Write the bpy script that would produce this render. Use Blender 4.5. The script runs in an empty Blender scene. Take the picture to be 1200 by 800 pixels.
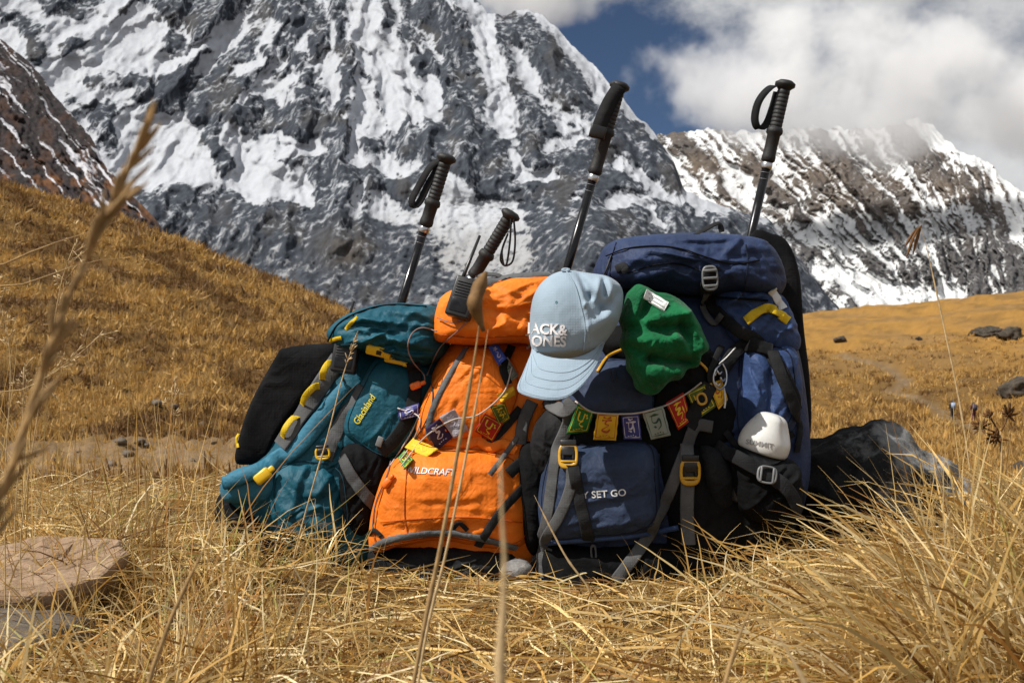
import bpy, bmesh, math, random
import numpy as np
from mathutils import Vector, Matrix
from mathutils.bvhtree import BVHTree
R = math.radians
sc = bpy.context.scene

# ------------------------------------------------------------------ camera, sky, sun, exposure
F = 1167.0          # focal length in pixels of the 1200 px wide photograph (35 mm lens)
CZ = 0.40           # eye height above the turf
HY = 432.0          # row of the level horizon
cam_d = bpy.data.cameras.new('camera'); cam = bpy.data.objects.new('camera', cam_d)
sc.collection.objects.link(cam); sc.camera = cam
cam.location = (0, 0, CZ); cam.rotation_euler = (R(90), 0, 0)
cam_d.sensor_width = 36; cam_d.lens = 36*F/1200
cam_d.shift_y = (HY-400)/1200
cam_d.clip_start = 0.05; cam_d.clip_end = 60000
cam_d.dof.use_dof = True; cam_d.dof.focus_distance = 1.85; cam_d.dof.aperture_fstop = 14.0

SUN_DIR = Vector((-0.60, -0.27, 0.80)).normalized()
sun_d = bpy.data.lights.new('sun', 'SUN'); sun = bpy.data.objects.new('sun', sun_d)
sc.collection.objects.link(sun)
sun_d.energy = 5.0; sun_d.angle = R(0.5); sun_d.color = (1.0, 0.955, 0.88)
sun.rotation_euler = (-SUN_DIR).to_track_quat('-Z', 'Y').to_euler()
sun.location = (-3, -3, 6)

world = bpy.data.worlds.new('World'); sc.world = world; world.use_nodes = True
def build_world():
    nt = world.node_tree; nt.nodes.clear(); N = nt.nodes.new; L = nt.links.new
    out = N('ShaderNodeOutputWorld'); bg = N('ShaderNodeBackground')
    sky = N('ShaderNodeTexSky'); sky.sky_type = 'NISHITA'; sky.sun_disc = False
    sky.sun_elevation = math.asin(SUN_DIR.z); sky.sun_rotation = math.atan2(SUN_DIR.x, SUN_DIR.y)
    sky.altitude = 4000; sky.air_density = 1.0; sky.dust_density = 0.25; sky.ozone_density = 3.0
    tc = N('ShaderNodeTexCoord')
    def noise(scale, detail, rough, off, stretch=(1, 1, 1)):
        mp = N('ShaderNodeMapping'); mp.inputs['Location'].default_value = off
        mp.inputs['Scale'].default_value = stretch
        L(tc.outputs['Generated'], mp.inputs['Vector'])
        n = N('ShaderNodeTexNoise'); n.inputs['Scale'].default_value = scale
        n.inputs['Detail'].default_value = detail; n.inputs['Roughness'].default_value = rough
        L(mp.outputs['Vector'], n.inputs['Vector']); return n.outputs['Fac']
    def math_(op, a, b=None):
        m = N('ShaderNodeMath'); m.operation = op
        for i, v in enumerate((a, b)):
            if v is None: continue
            if isinstance(v, (int, float)): m.inputs[i].default_value = v
            else: L(v, m.inputs[i])
        return m.outputs[0]
    def ramp(v, a, b):
        m = N('ShaderNodeMapRange'); m.interpolation_type = 'SMOOTHSTEP'
        L(v, m.inputs[0]); m.inputs[1].default_value = a; m.inputs[2].default_value = b
        return m.outputs[0]
    big = noise(2.6, 3, 0.5, (2.31, 0.4, 1.25))
    mid = noise(7.0, 8, 0.62, (0.7, 3.1, 5.2), (1, 1, 1.5))
    cov = math_('ADD', math_('MULTIPLY', big, 0.9), math_('MULTIPLY', mid, 0.75))
    # gap of clear sky beside the high summit
    def gap(d, r0, r1):
        v = N('ShaderNodeVectorMath'); v.operation = 'DISTANCE'
        L(tc.outputs['Generated'], v.inputs[0]); v.inputs[1].default_value = Vector(d).normalized()
        return math_('SUBTRACT', 1.0, ramp(v.outputs['Value'], r0, r1))
    g = math_('ADD', gap(((775-600)/F, 1, (HY-105)/F), 0.0, 0.125), math_('MULTIPLY', gap(((690-600)/F, 1, (HY-20)/F), 0.0, 0.07), 0.6))
    cov = math_('SUBTRACT', cov, math_('MULTIPLY', g, 0.42))
    cf = ramp(cov, 0.62, 0.88)
    shade = noise(5.0, 6, 0.6, (4.4, 1.2, 0.3))
    shade = ramp(math_('ADD', math_('MULTIPLY', shade, 0.6), math_('MULTIPLY', cov, 0.4)), 0.45, 0.85)
    cc = N('ShaderNodeMix'); cc.data_type = 'RGBA'
    L(shade, cc.inputs['Factor']); cc.inputs[6].default_value = (6.6, 6.8, 7.2, 1); cc.inputs[7].default_value = (14.5, 14.5, 14.4, 1)
    mx = N('ShaderNodeMix'); mx.data_type = 'RGBA'
    L(cf, mx.inputs['Factor']); L(sky.outputs['Color'], mx.inputs[6]); L(cc.outputs[2], mx.inputs[7])
    L(mx.outputs[2], bg.inputs['Color']); bg.inputs['Strength'].default_value = 0.052
    L(bg.outputs[0], out.inputs['Surface'])
build_world()
sc.view_settings.view_transform = 'Standard'; sc.view_settings.look = 'None'
sc.view_settings.gamma = 1; sc.view_settings.use_curve_mapping = False; sc.view_settings.exposure = 0.18
sc.render.engine = 'CYCLES'
sc.cycles.max_bounces = 12; sc.cycles.diffuse_bounces = 3; sc.cycles.glossy_bounces = 2
sc.cycles.transparent_max_bounces = 8; sc.cycles.volume_bounces = 10
sc.cycles.use_denoising = True

# ------------------------------------------------------------------ helpers
C = sc.collection
def P(px, py, Y): return np.stack([(np.asarray(px, float)-600)/F*Y, np.asarray(Y, float)+0*np.asarray(px, float), CZ+(HY-np.asarray(py, float))/F*Y], -1)
def Pv(px, py, Y): return Vector(((px-600)/F*Y, Y, CZ+(HY-py)/F*Y))

def _h(ix, iy, s):
    h = (ix.astype(np.int64)*374761393 + iy.astype(np.int64)*668265263 + s*1274126177) & 0xffffffff
    h = ((h ^ (h >> 13))*1274126177) & 0xffffffff
    return (h ^ (h >> 16)) & 0xffffffff
def perlin(x, y, s=0):
    x = np.asarray(x, float); y = np.asarray(y, float)
    ix = np.floor(x).astype(np.int64); iy = np.floor(y).astype(np.int64); fx = x-ix; fy = y-iy
    u = fx*fx*fx*(fx*(fx*6-15)+10); v = fy*fy*fy*(fy*(fy*6-15)+10)
    def g(dx, dy):
        a = _h(ix+dx, iy+dy, s)*(2*np.pi/4294967296.0)
        return np.cos(a)*(fx-dx)+np.sin(a)*(fy-dy)
    return (g(0, 0)*(1-u)+g(1, 0)*u)*(1-v)+(g(0, 1)*(1-u)+g(1, 1)*u)*v
def fbm(x, y, o=4, s=0, gain=.5):
    t = 0; a = 1.0
    for i in range(o): t = t+a*perlin(x*2**i, y*2**i, s+i*17); a *= gain
    return t*1.4
def ridged(x, y, o=4, s=0, gain=.5):
    t = 0; a = 1.0; w = 1.0
    for i in range(o):
        n = 1-np.abs(perlin(x*2**i, y*2**i, s+i*31))*2.0
        n = np.clip(n, 0, 1)**2*w; t = t+a*n; w = np.clip(n*1.6, 0, 1); a *= gain
    return t/1.6
def capsule(px, py, x0, y0, x1, y1, w):
    dx, dy = x1-x0, y1-y0; l2 = dx*dx+dy*dy+1e-9
    t = np.clip(((px-x0)*dx+(py-y0)*dy)/l2, 0, 1)
    d = np.hypot(px-x0-t*dx, py-y0-t*dy)
    return np.exp(-(d/w)**2)
def sstep(x, a, b):
    t = np.clip((x-a)/(b-a), 0, 1); return t*t*(3-2*t)

def catmull(pts, n, closed=False):
    p = np.asarray(pts, float); m = len(p)
    if closed: q = np.concatenate([p[-1:], p, p[:2]]); segs = m
    else: q = np.concatenate([2*p[:1]-p[1:2], p, 2*p[-1:]-p[-2:-1]]); segs = m-1
    out = []
    for i in range(segs):
        t = np.linspace(0, 1, 16, endpoint=False)[:, None]
        a, b, c, d = q[i], q[i+1], q[i+2], q[i+3]
        out.append(.5*((2*b)+(-a+c)*t+(2*a-5*b+4*c-d)*t**2+(-a+3*b-3*c+d)*t**3))
    if not closed: out.append(p[-1:])
    else: out.append(p[:1])
    o = np.concatenate(out); L = np.concatenate([[0], np.cumsum(np.linalg.norm(np.diff(o, axis=0), axis=1))])
    s = np.linspace(0, L[-1], n+1)[:-1] if closed else np.linspace(0, L[-1], n)
    return np.stack([np.interp(s, L, o[:, k]) for k in range(o.shape[1])], 1)
LOC = {}
def new_obj(name, V, faces, mat, parent=None, smooth=True, origin=None, attr=None, solid_tree=None):
    V = np.asarray(V, float)
    o0 = LOC[parent.name] if parent is not None else np.array(origin if origin is not None else (0, 0, 0), float)
    me = bpy.data.meshes.new(name)
    me.from_pydata((V-o0).tolist(), [], faces if isinstance(faces, list) else faces.tolist())
    if smooth: me.polygons.foreach_set('use_smooth', np.ones(len(me.polygons), bool))
    ms = mat if isinstance(mat, (list, tuple)) else [mat]
    for m in ms: me.materials.append(m)
    if attr is not None:
        a = me.color_attributes.new('col', 'FLOAT_COLOR', 'POINT')
        a.data.foreach_set('color', np.concatenate([attr, np.ones((len(V), 1))], 1).astype(np.float32).ravel())
    me.update()
    o = bpy.data.objects.new(name, me); C.objects.link(o)
    if parent is not None: o.parent = parent
    else: o.location = o0
    LOC[o.name] = o0
    return o
def empty(name, loc, label, cat, group=None):
    o = bpy.data.objects.new(name, None); C.objects.link(o); o.location = loc; o.empty_display_size = .05
    LOC[o.name] = np.array(loc, float); tag(o, label, cat, group); return o
def tag(o, label=None, cat=None, group=None, kind=None):
    if label: o['label'] = label
    if cat: o['category'] = cat
    if group: o['group'] = group
    if kind: o['kind'] = kind
    return o

# ---- materials
def lin(c): return tuple(((v/12.92) if v <= .04045 else ((v+.055)/1.055)**2.4) for v in c)
def hexc(h): h = h.lstrip('#'); return lin(tuple(int(h[i:i+2], 16)/255 for i in (0, 2, 4)))
class NT:
    def __init__(s, name):
        s.m = bpy.data.materials.new(name); s.m.use_nodes = True; s.t = s.m.node_tree
        s.b = s.t.nodes['Principled BSDF']; s.out = s.t.nodes['Material Output']
    def n(s, ty, **kw):
        o = s.t.nodes.new(ty)
        for k, v in kw.items(): setattr(o, k, v)
        return o
    def l(s, a, b): s.t.links.new(a, b)
    def noise(s, scale, detail=4, rough=.55, vec=None, dist=0):
        o = s.n('ShaderNodeTexNoise'); o.inputs['Scale'].default_value = scale; o.inputs['Detail'].default_value = detail
        o.inputs['Roughness'].default_value = rough; o.inputs['Distortion'].default_value = dist
        if vec is not None: s.l(vec, o.inputs['Vector'])
        return o.outputs['Fac']
    def coord(s, which='Object', scale=None):
        t = s.n('ShaderNodeTexCoord').outputs[which]
        if scale:
            mp = s.n('ShaderNodeMapping'); mp.inputs['Scale'].default_value = scale; s.l(t, mp.inputs['Vector']); t = mp.outputs['Vector']
        return t
    def rng(s, v, a, b, lo=0., hi=1.):
        m = s.n('ShaderNodeMapRange'); m.interpolation_type = 'SMOOTHSTEP'; s.l(v, m.inputs[0])
        for i, x in enumerate((a, b, lo, hi)): m.inputs[i+1].default_value = x
        return m.outputs[0]
    def mix(s, f, a, b, blend='MIX'):
        m = s.n('ShaderNodeMix', data_type='RGBA', blend_type=blend)
        for sock, v in ((m.inputs['Factor'], f), (m.inputs[6], a), (m.inputs[7], b)):
            if isinstance(v, (int, float)): sock.default_value = v
            elif isinstance(v, tuple): sock.default_value = (*v[:3], 1)
            else: s.l(v, sock)
        return m.outputs[2]
    def math(s, op, a, b=0.):
        m = s.n('ShaderNodeMath', operation=op)
        for i, v in enumerate((a, b)):
            if isinstance(v, (int, float)): m.inputs[i].default_value = v
            else: s.l(v, m.inputs[i])
        return m.outputs[0]
    def bump(s, h, strength, dist, prev=None):
        b = s.n('ShaderNodeBump'); b.inputs['Strength'].default_value = strength; b.inputs['Distance'].default_value = dist
        s.l(h, b.inputs['Height'])
        if prev is not None: s.l(prev, b.inputs['Normal'])
        return b.outputs['Normal']
    def fin(s, col=None, rough=None, normal=None, spec=None):
        if col is not None:
            if isinstance(col, tuple): s.b.inputs['Base Color'].default_value = (*col[:3], 1)
            else: s.l(col, s.b.inputs['Base Color'])
        if rough is not None:
            if isinstance(rough, (int, float)): s.b.inputs['Roughness'].default_value = rough
            else: s.l(rough, s.b.inputs['Roughness'])
        if normal is not None: s.l(normal, s.b.inputs['Normal'])
        if spec is not None: s.b.inputs['Specular IOR Level'].default_value = spec
        return s.m
def fabric(name, c, rough=.72, var=.18, weave=420., bump=.35, fuzz=0., dust=.12, spec=.22):
    s = NT(name); co = s.coord()
    n1 = s.noise(9, 5, .6, co); n2 = s.noise(60, 3, .5, co)
    dark = tuple(v*(1-var*1.6) for v in c); lite = tuple(min(1, v*(1+var)+.004) for v in c)
    col = s.mix(s.rng(n1, .3, .7), dark, lite)
    col = s.mix(s.rng(s.noise(4.5, 6, .7, co), .52, .8, 0, dust), col, (.42, .33, .22))
    def wv(dr):
        w = s.n('ShaderNodeTexWave', wave_type='BANDS', bands_direction=dr); w.inputs['Scale'].default_value = weave/6.28*.5
        w.inputs['Distortion'].default_value = .6; s.l(co, w.inputs['Vector']); return w.outputs['Fac']
    nm = s.bump(s.noise(24, 3, .5, co, 1.2), bump*1.3, .010); nm = s.bump(s.noise(70, 5, .6, co, .4), bump, .004, nm)
    nm = s.bump(s.math('MULTIPLY', wv('X'), wv('Z')), .25, .0008, nm)
    m = s.fin(col, rough, nm, spec)
    if fuzz:
        s.b.inputs['Sheen Weight'].default_value = fuzz; s.b.inputs['Sheen Roughness'].default_value = .4
    return m
def plain(name, c, rough=.45, metal=0., var=.1, bump=0., scale=40):
    s = NT(name); co = s.coord(); n = s.noise(scale, 5, .6, co)
    col = s.mix(s.rng(n, .3, .7), tuple(v*(1-var*1.5) for v in c), tuple(min(1, v*(1+var)) for v in c))
    nm = s.bump(n, bump, .003) if bump else None
    s.b.inputs['Metallic'].default_value = metal
    return s.fin(col, s.rng(n, .2, .8, max(.05, rough-.1), min(1, rough+.12)), nm)

M = {}
M['navy'] = fabric('navy_nylon', (.016, .030, .080), .62, .25, dust=.05)
M['navy_front'] = fabric('navy_polyester', (.026, .042, .085), .66, .2, dust=.06)
M['blue'] = fabric('faded_blue_nylon', (.036, .068, .175), .62, .25, dust=.05)
M['black_fab'] = fabric('black_nylon', (.0042, .0044, .0052), .85, .3, dust=.01, spec=.10)
M['mesh_black'] = fabric('black_spacer_mesh', (.0075, .0075, .0085), .92, .3, 700, .3, dust=.01, spec=.08)
M['char'] = fabric('charcoal_nylon', (.013, .0135, .015), .85, .3, dust=.04, spec=.12)
M['orange'] = fabric('orange_ripstop', (.80, .185, .012), .6, .12, dust=.08)
M['grey_trim'] = fabric('grey_trim', (.10, .105, .11), .75, .2)
M['teal'] = fabric('teal_ripstop', (.006, .078, .118), .58, .16, dust=.08)
M['teal_lite'] = fabric('light_teal_foam', (.03, .15, .23), .65, .12)
M['web_grey'] = fabric('grey_webbing', (.085, .087, .09), .8, .2, 900, .25, dust=.06)
M['web_dark'] = fabric('dark_webbing', (.016, .0165, .018), .8, .2, 900, .25, dust=.03, spec=.12)
M['web_yellow'] = fabric('yellow_webbing', (.62, .42, .012), .6, .15, 900, .2, dust=.05)
M['yellow_pl'] = plain('yellow_plastic', (.75, .46, .012), .35)
M['black_pl'] = plain('black_plastic', (.012, .012, .013), .38)
M['grey_pl'] = plain('grey_plastic', (.16, .165, .17), .4)
M['amber_pl'] = plain('amber_plastic', (.55, .30, .02), .35)
M['orange_pl'] = plain('orange_plastic', (.85, .16, .01), .4)
M['red_pl'] = plain('red_plastic', (.45, .012, .012), .35)
M['white_pl'] = plain('white_plastic', (.62, .62, .60), .38, var=.05)
M['rubber'] = plain('black_foam_grip', (.009, .009, .0095), .62, bump=.3, scale=160)
M['metal_black'] = plain('black_anodised_metal', (.015, .015, .017), .24, .55)
M['steel'] = plain('brushed_steel', (.55, .55, .56), .3, 1.0)
M['cap'] = fabric('pale_blue_cotton', (.27, .35, .425), .85, .05, 900, .12, .15, dust=.03)
M['cap_in'] = fabric('teal_blue_cotton', (.2, .36, .42), .85, .05, 900, .12, dust=.03)
M['emb'] = plain('white_embroidery', (.78, .76, .78), .7)
M['green'] = fabric('green_fleece', (.003, .112, .038), .95, .25, 500, .75, .08, dust=.02)
M['white_tag'] = fabric('white_woven_tag', (.62, .63, .62), .8, .05, 900, .1)
M['print_w'] = plain('white_print', (.72, .72, .72), .6)
M['print_y'] = plain('yellow_print', (.72, .60, .03), .6)
M['print_d'] = plain('grey_print', (.25, .24, .24), .6)
M['cord'] = plain('pale_cord', (.5, .43, .38), .8)
M['cord_p'] = plain('mauve_cord', (.22, .14, .13), .8)
FL = {'green': (.025, .17, .035), 'yellow': (.78, .46, .03), 'blue': (.05, .05, .20), 'white': (.28, .31, .27), 'red': (.42, .025, .018), 'olive': (.10, .13, .02), 'purple': (.035, .022, .075), 'grey': (.36, .33, .37), 'brightblue': (.05, .10, .45), 'orange': (.80, .22, .01)}
for k, v in FL.items(): M['flag_'+k] = fabric('flag_cloth_'+k, v, .8, .12, 800, .2, dust=.05)
# ------------------------------------------------------------------ ground
GR = np.array([3.0, 5, 8, 14, 18, 26, 45, 90, 150, 250, 400, 520, 900, 3000])
GC = np.array([-900, 0, 200, 400, 520, 620, 800, 940, 1070, 1200, 1700])
GT = np.array([
    [588, 578, 566, 548, 536, 480, 300, 60, 150, 250, 330, 380, 440, 452],
    [588, 578, 566, 548, 536, 500, 385, 214, 260, 310, 350, 385, 440, 452],
    [588, 578, 566, 550, 538, 506, 420, 283, 310, 345, 370, 395, 440, 452],
    [588, 578, 566, 552, 540, 512, 450, 368, 385, 395, 400, 410, 440, 452],
    [588, 579, 568, 553, 542, 516, 470, 412, 412, 410, 405, 412, 440, 452],
    [588, 579, 569, 554, 544, 522, 490, 445, 430, 415, 400, 410, 440, 452],
    [588, 580, 570, 556, 548, 534, 515, 485, 450, 410, 380, 398, 440, 452],
    [588, 580, 572, 560, 552, 540, 525, 495, 455, 402, 363, 390, 440, 452],
    [588, 580, 573, 563, 557, 545, 530, 500, 452, 396, 350, 385, 440, 452],
    [588, 581, 575, 566, 560, 548, 530, 492, 440, 384, 333, 375, 440, 452],
    [588, 581, 575, 566, 560, 548, 525, 470, 400, 330, 280, 340, 440, 452]], float)
_lr = np.log(GR); _fr = np.linspace(_lr[0], _lr[-1], 240)
_GT = np.stack([np.interp(_fr, _lr, row) for row in GT])
_k = np.ones(9)/9
_GT = np.stack([np.convolve(np.pad(r, 4, mode='edge'), _k, 'valid') for r in _GT])
_fc = np.linspace(GC[0], GC[-1], 261)
_GT = np.stack([np.interp(_fc, GC, _GT[:, j]) for j in range(240)], 1)
_GT = np.stack([np.convolve(np.pad(_GT[:, j], 4, mode='edge'), _k, 'valid') for j in range(240)], 1)
def near_bumps(x, y):
    b = .03*fbm(x/1.1+3, y/1.1, 3, 5)
    b = b+.055*np.exp(-((x-.52)/.36)**2-((y-1.55)/.22)**2)      # hummock in front of the blue pack
    b = b+.09*np.exp(-((x+.62)/.5)**2-((y-1.75)/.30)**2)
    b = b+.05*np.exp(-((x-.85)/.25)**2-((y-1.4)/.25)**2)
    return b
def flat_spot(x, y):       # level patch the packs stand on
    return np.exp(-(np.maximum(np.abs(x+.02)-.55, 0)/.15)**2-(np.maximum(np.abs(y-2.0)-.17, 0)/.12)**2)
PATH = []
def path_dist(x, y):
    d = np.full(np.shape(x), 1e9)
    for (ax, ay), (bx, by) in zip(PATH[:-1], PATH[1:]):
        l2 = (bx-ax)**2+(by-ay)**2+1e-9; t = np.clip(((x-ax)*(bx-ax)+(y-ay)*(by-ay))/l2, 0, 1); d = np.minimum(d, np.hypot(x-ax-t*(bx-ax), y-ay-t*(by-ay)))
    return d
def zground(x, y):
    x = np.asarray(x, float); y = np.asarray(y, float)
    r = np.hypot(x, y); az = np.arctan2(x, y)
    azc = np.clip(az, -R(52), R(43)); px = 600+F*np.tan(azc); Y = r*np.cos(azc)
    lr = np.log(np.maximum(Y, .3))
    i = np.clip((px-_fc[0])/(_fc[1]-_fc[0]), 0, 259.999); j = np.clip((lr-_fr[0])/(_fr[1]-_fr[0]), 0, 238.999)
    ii = i.astype(int); jj = j.astype(int); a = i-ii; b = j-jj
    py = (_GT[ii, jj]*(1-b)+_GT[ii, jj+1]*b)*(1-a)+(_GT[ii+1, jj]*(1-b)+_GT[ii+1, jj+1]*b)*a
    far = CZ+(HY-py)/F*Y
    back = sstep(np.abs(az), R(70), R(120))
    far = far*(1-back)+(-.004*r)*back
    w = sstep(r, 2.6, 3.6)
    z = far*w
    nb = near_bumps(x, y)*(1-.75*flat_spot(x, y))
    z = z+nb*(1-sstep(r, 3, 7))
    m = sstep(r, 5, 12)
    z = z+m*((.10+.10*sstep(r, 16, 24))*fbm(x/1.1, y/1.1, 3, 11)*(1-sstep(r, 120, 300)))
    mound = np.abs(perlin(x/.75+.6*perlin(x/2, y/2, 77), y/.85, 71))+.5*np.abs(perlin(x/.33, y/.36, 72))
    z = z+sstep(r, 16, 22)*(1-sstep(r, 90, 130))*(.42*mound)*(.55+.45*sstep(-x/(y+1e-3), -.1, .2))
    m2 = sstep(r, 16, 40)
    z = z+m2*(.42*fbm(x/7, y/9, 3, 21))
    pd = 1-np.exp(-(path_dist(x, y)/3.)**2) if PATH else 1.
    z = z+pd*sstep(r, 70, 130)*(1-sstep(r, 450, 700))*(.75*np.abs(perlin(x/4.5, y/6, 73))+.4*np.abs(perlin(x/2, y/3, 74)))
    z = z+sstep(r, 60, 140)*(1.6*fbm(x/30, y/40, 3, 33))
    # narrow eroded gully on the right of the field
    g = np.exp(-((x-(7.4+.25*(y-14)+1.2*np.sin(y/5)))/1.1)**2)*sstep(y, 7, 10)*(1-sstep(y, 40, 60))
    z = z-.9*g
    return z
def gpt(px, Y): 
    x = (px-600)/F*Y
    return np.array([x, Y, float(zground(np.array([x]), np.array([Y]))[0])])
def ground_hit(px, py, y0=3.0, y1=600.):      # where the sight line meets the terrain
    Y = np.exp(np.linspace(math.log(y0), math.log(y1), 3000)); x = (px-600)/F*Y
    d = CZ+(HY-py)/F*Y-zground(x, Y)
    k = np.argmax(d < 0)
    return np.array([x[k], Y[k], float(zground(x[k:k+1], Y[k:k+1])[0])])

_pts = [(985, 414), (1005, 420), (1030, 426), (1050, 436), (1060, 446), (1042, 455), (1060, 464), (1090, 473), (1112, 487), (1132, 496), (1150, 512)]
_w = [ground_hit(px, py, 40) for px, py in _pts]
PATH += [(q[0], q[1]) for q in catmull([w[:2] for w in _w], 40)]
def build_ground():
    az = np.concatenate([np.linspace(-180, -40, 30)[:-1], np.linspace(-40, 36, 470), np.linspace(36, 180, 30)[1:]])
    az = np.radians(az); rr = np.exp(np.concatenate([np.linspace(math.log(.2), math.log(3), 40), np.linspace(math.log(3), math.log(110), 390)[1:], np.linspace(math.log(110), math.log(600), 120)[1:], np.linspace(math.log(600), math.log(30000), 30)[1:]]))
    A, Rr = np.meshgrid(az, rr); x = Rr*np.sin(A); y = Rr*np.cos(A)
    z = zground(x, y)
    z = np.where(Rr > 3000, np.minimum(z, -60), z)
    V = np.stack([x, y, z], -1).reshape(-1, 3)
    n, m = A.shape; idx = np.arange(n*m).reshape(n, m)
    f = np.stack([idx[:-1, :-1], idx[:-1, 1:], idx[1:, 1:], idx[1:, :-1]], -1).reshape(-1, 4)
    c = len(V); V = np.vstack([V, [[0, 0, float(zground(np.array([0.]), np.array([.01]))[0])]]])
    fl = f.tolist()+[[c, int(idx[0, k+1]), int(idx[0, k])] for k in range(m-1)]
    x, y = V[:, 0], V[:, 1]; r = np.hypot(x, y)
    gold = np.array([.33, .175, .042]); dry = np.array([.25, .145, .055]); brown = np.array([.055, .030, .012]); moraine = np.array([.09, .088, .085]); soil = np.array([.20, .15, .105]); dark = np.array([.06, .038, .018])
    n1 = fbm(x/5, y/6, 4, 3); n2 = fbm(x/1.4, y/1.6, 3, 8); n3 = fbm(x/22, y/30, 4, 9)
    col = gold+(dry-gold)*sstep(n3, -.2, .5)[:, None]
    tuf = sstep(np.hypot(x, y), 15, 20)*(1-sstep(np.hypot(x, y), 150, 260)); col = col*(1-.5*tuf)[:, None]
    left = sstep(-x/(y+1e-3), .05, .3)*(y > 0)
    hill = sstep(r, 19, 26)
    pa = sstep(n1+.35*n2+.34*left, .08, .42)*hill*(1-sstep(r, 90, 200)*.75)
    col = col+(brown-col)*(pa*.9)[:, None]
    pf = sstep(fbm(x/9, y/24, 4, 19)+.4*fbm(x/3, y/7, 3, 29), .12, .6)*sstep(r, 60, 110)*(1-sstep(r, 450, 600))
    col = col+(np.array([.15, .085, .03])-col)*(pf*.75)[:, None]
    vf = (1-hill)*sstep(r, 4, 6)*(.25+.75*left)
    col = col+(soil-col)*(vf*.85)[:, None]
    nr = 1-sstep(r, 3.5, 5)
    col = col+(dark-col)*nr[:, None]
    if PATH:
        m_ = r < 500; pdist = np.full(len(x), 1e9); pdist[m_] = path_dist(x[m_], y[m_]); tr = np.exp(-(pdist/np.clip(r/150, .5, 1.6))**2)
        col = col+(np.array([.13, .10, .07])*(1+1.2*np.clip(n2, 0, 1))[:, None]-col)*(tr*.9)[:, None]
    mo = sstep(r, 600, 900)
    col = col+(moraine-col)*mo[:, None]
    col = col*(1+.22*n2)[:, None]
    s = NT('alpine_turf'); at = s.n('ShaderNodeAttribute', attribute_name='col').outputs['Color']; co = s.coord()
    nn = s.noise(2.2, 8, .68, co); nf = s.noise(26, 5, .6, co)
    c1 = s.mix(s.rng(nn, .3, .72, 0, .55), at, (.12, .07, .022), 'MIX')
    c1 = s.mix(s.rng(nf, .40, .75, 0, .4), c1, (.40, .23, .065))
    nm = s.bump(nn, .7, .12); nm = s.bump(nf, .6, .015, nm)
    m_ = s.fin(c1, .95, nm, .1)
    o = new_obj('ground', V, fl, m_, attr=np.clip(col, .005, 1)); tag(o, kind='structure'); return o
build_ground()

# ------------------------------------------------------------------ mountains
def mountain_material(name, rock_a, rock_b, brown, snow, scale, ang=(22, -28), fine=1.):
    s = NT(name); at = s.n('ShaderNodeAttribute', attribute_name='col'); sep = s.n('ShaderNodeSeparateColor'); s.l(at.outputs['Color'], sep.inputs[0])
    co = s.coord()
    def fall(deg, sc_, ty='RIDGED_MULTIFRACTAL', detail=7, k=.32, seed=0.):
        mp = s.n('ShaderNodeMapping', vector_type='TEXTURE'); mp.inputs['Rotation'].default_value = (0, R(deg), 0); mp.inputs['Scale'].default_value = (1, 1, 1/k); mp.inputs['Location'].default_value = (seed, 0, 0); s.l(co, mp.inputs['Vector'])
        n = s.n('ShaderNodeTexNoise', noise_type=ty, normalize=True); n.inputs['Scale'].default_value = sc_; n.inputs['Detail'].default_value = detail; n.inputs['Roughness'].default_value = .62; n.inputs['Lacunarity'].default_value = 2.1
        n.inputs['Distortion'].default_value = .25; s.l(mp.outputs['Vector'], n.inputs['Vector']); return n.outputs['Fac']
    r1 = fall(ang[0], .0105*scale); r2 = fall(ang[1], .014*scale, seed=333.); g = fall(12, .05*scale, 'FBM', 8, .38)
    n2 = s.noise(.006*scale, 6, .6, co)
    rr = s.math('ADD', s.math('MULTIPLY', r1, .5), s.math('MULTIPLY', r2, .5))
    rock = s.mix(s.rng(g, .3, .7), rock_a, rock_b)
    rock = s.mix(s.math('MULTIPLY', sep.outputs['Green'], s.rng(n2, .25, .6, .4, 1)), rock, brown)
    sn = s.math('ADD', sep.outputs['Red'], s.math('ADD', s.math('MULTIPLY', s.math('SUBTRACT', .42, rr), 1.25*fine), s.math('MULTIPLY', s.math('SUBTRACT', g, .5), 1.35*fine)))
    fac = s.rng(sn, .38, .66)
    sc_ = s.mix(s.rng(sep.outputs['Blue'], 0, 1), snow, (.28, .28, .285))
    sc_ = s.mix(s.rng(g, .35, .7, 0, .35), sc_, tuple(v*.72 for v in snow))
    col = s.mix(fac, rock, sc_)
    nm = s.bump(rr, .7, 24/scale); nm = s.bump(g, .7, 6/scale, nm)
    return s.fin(col, s.rng(fac, 0, 1, .9, .6), nm, .15)

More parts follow.
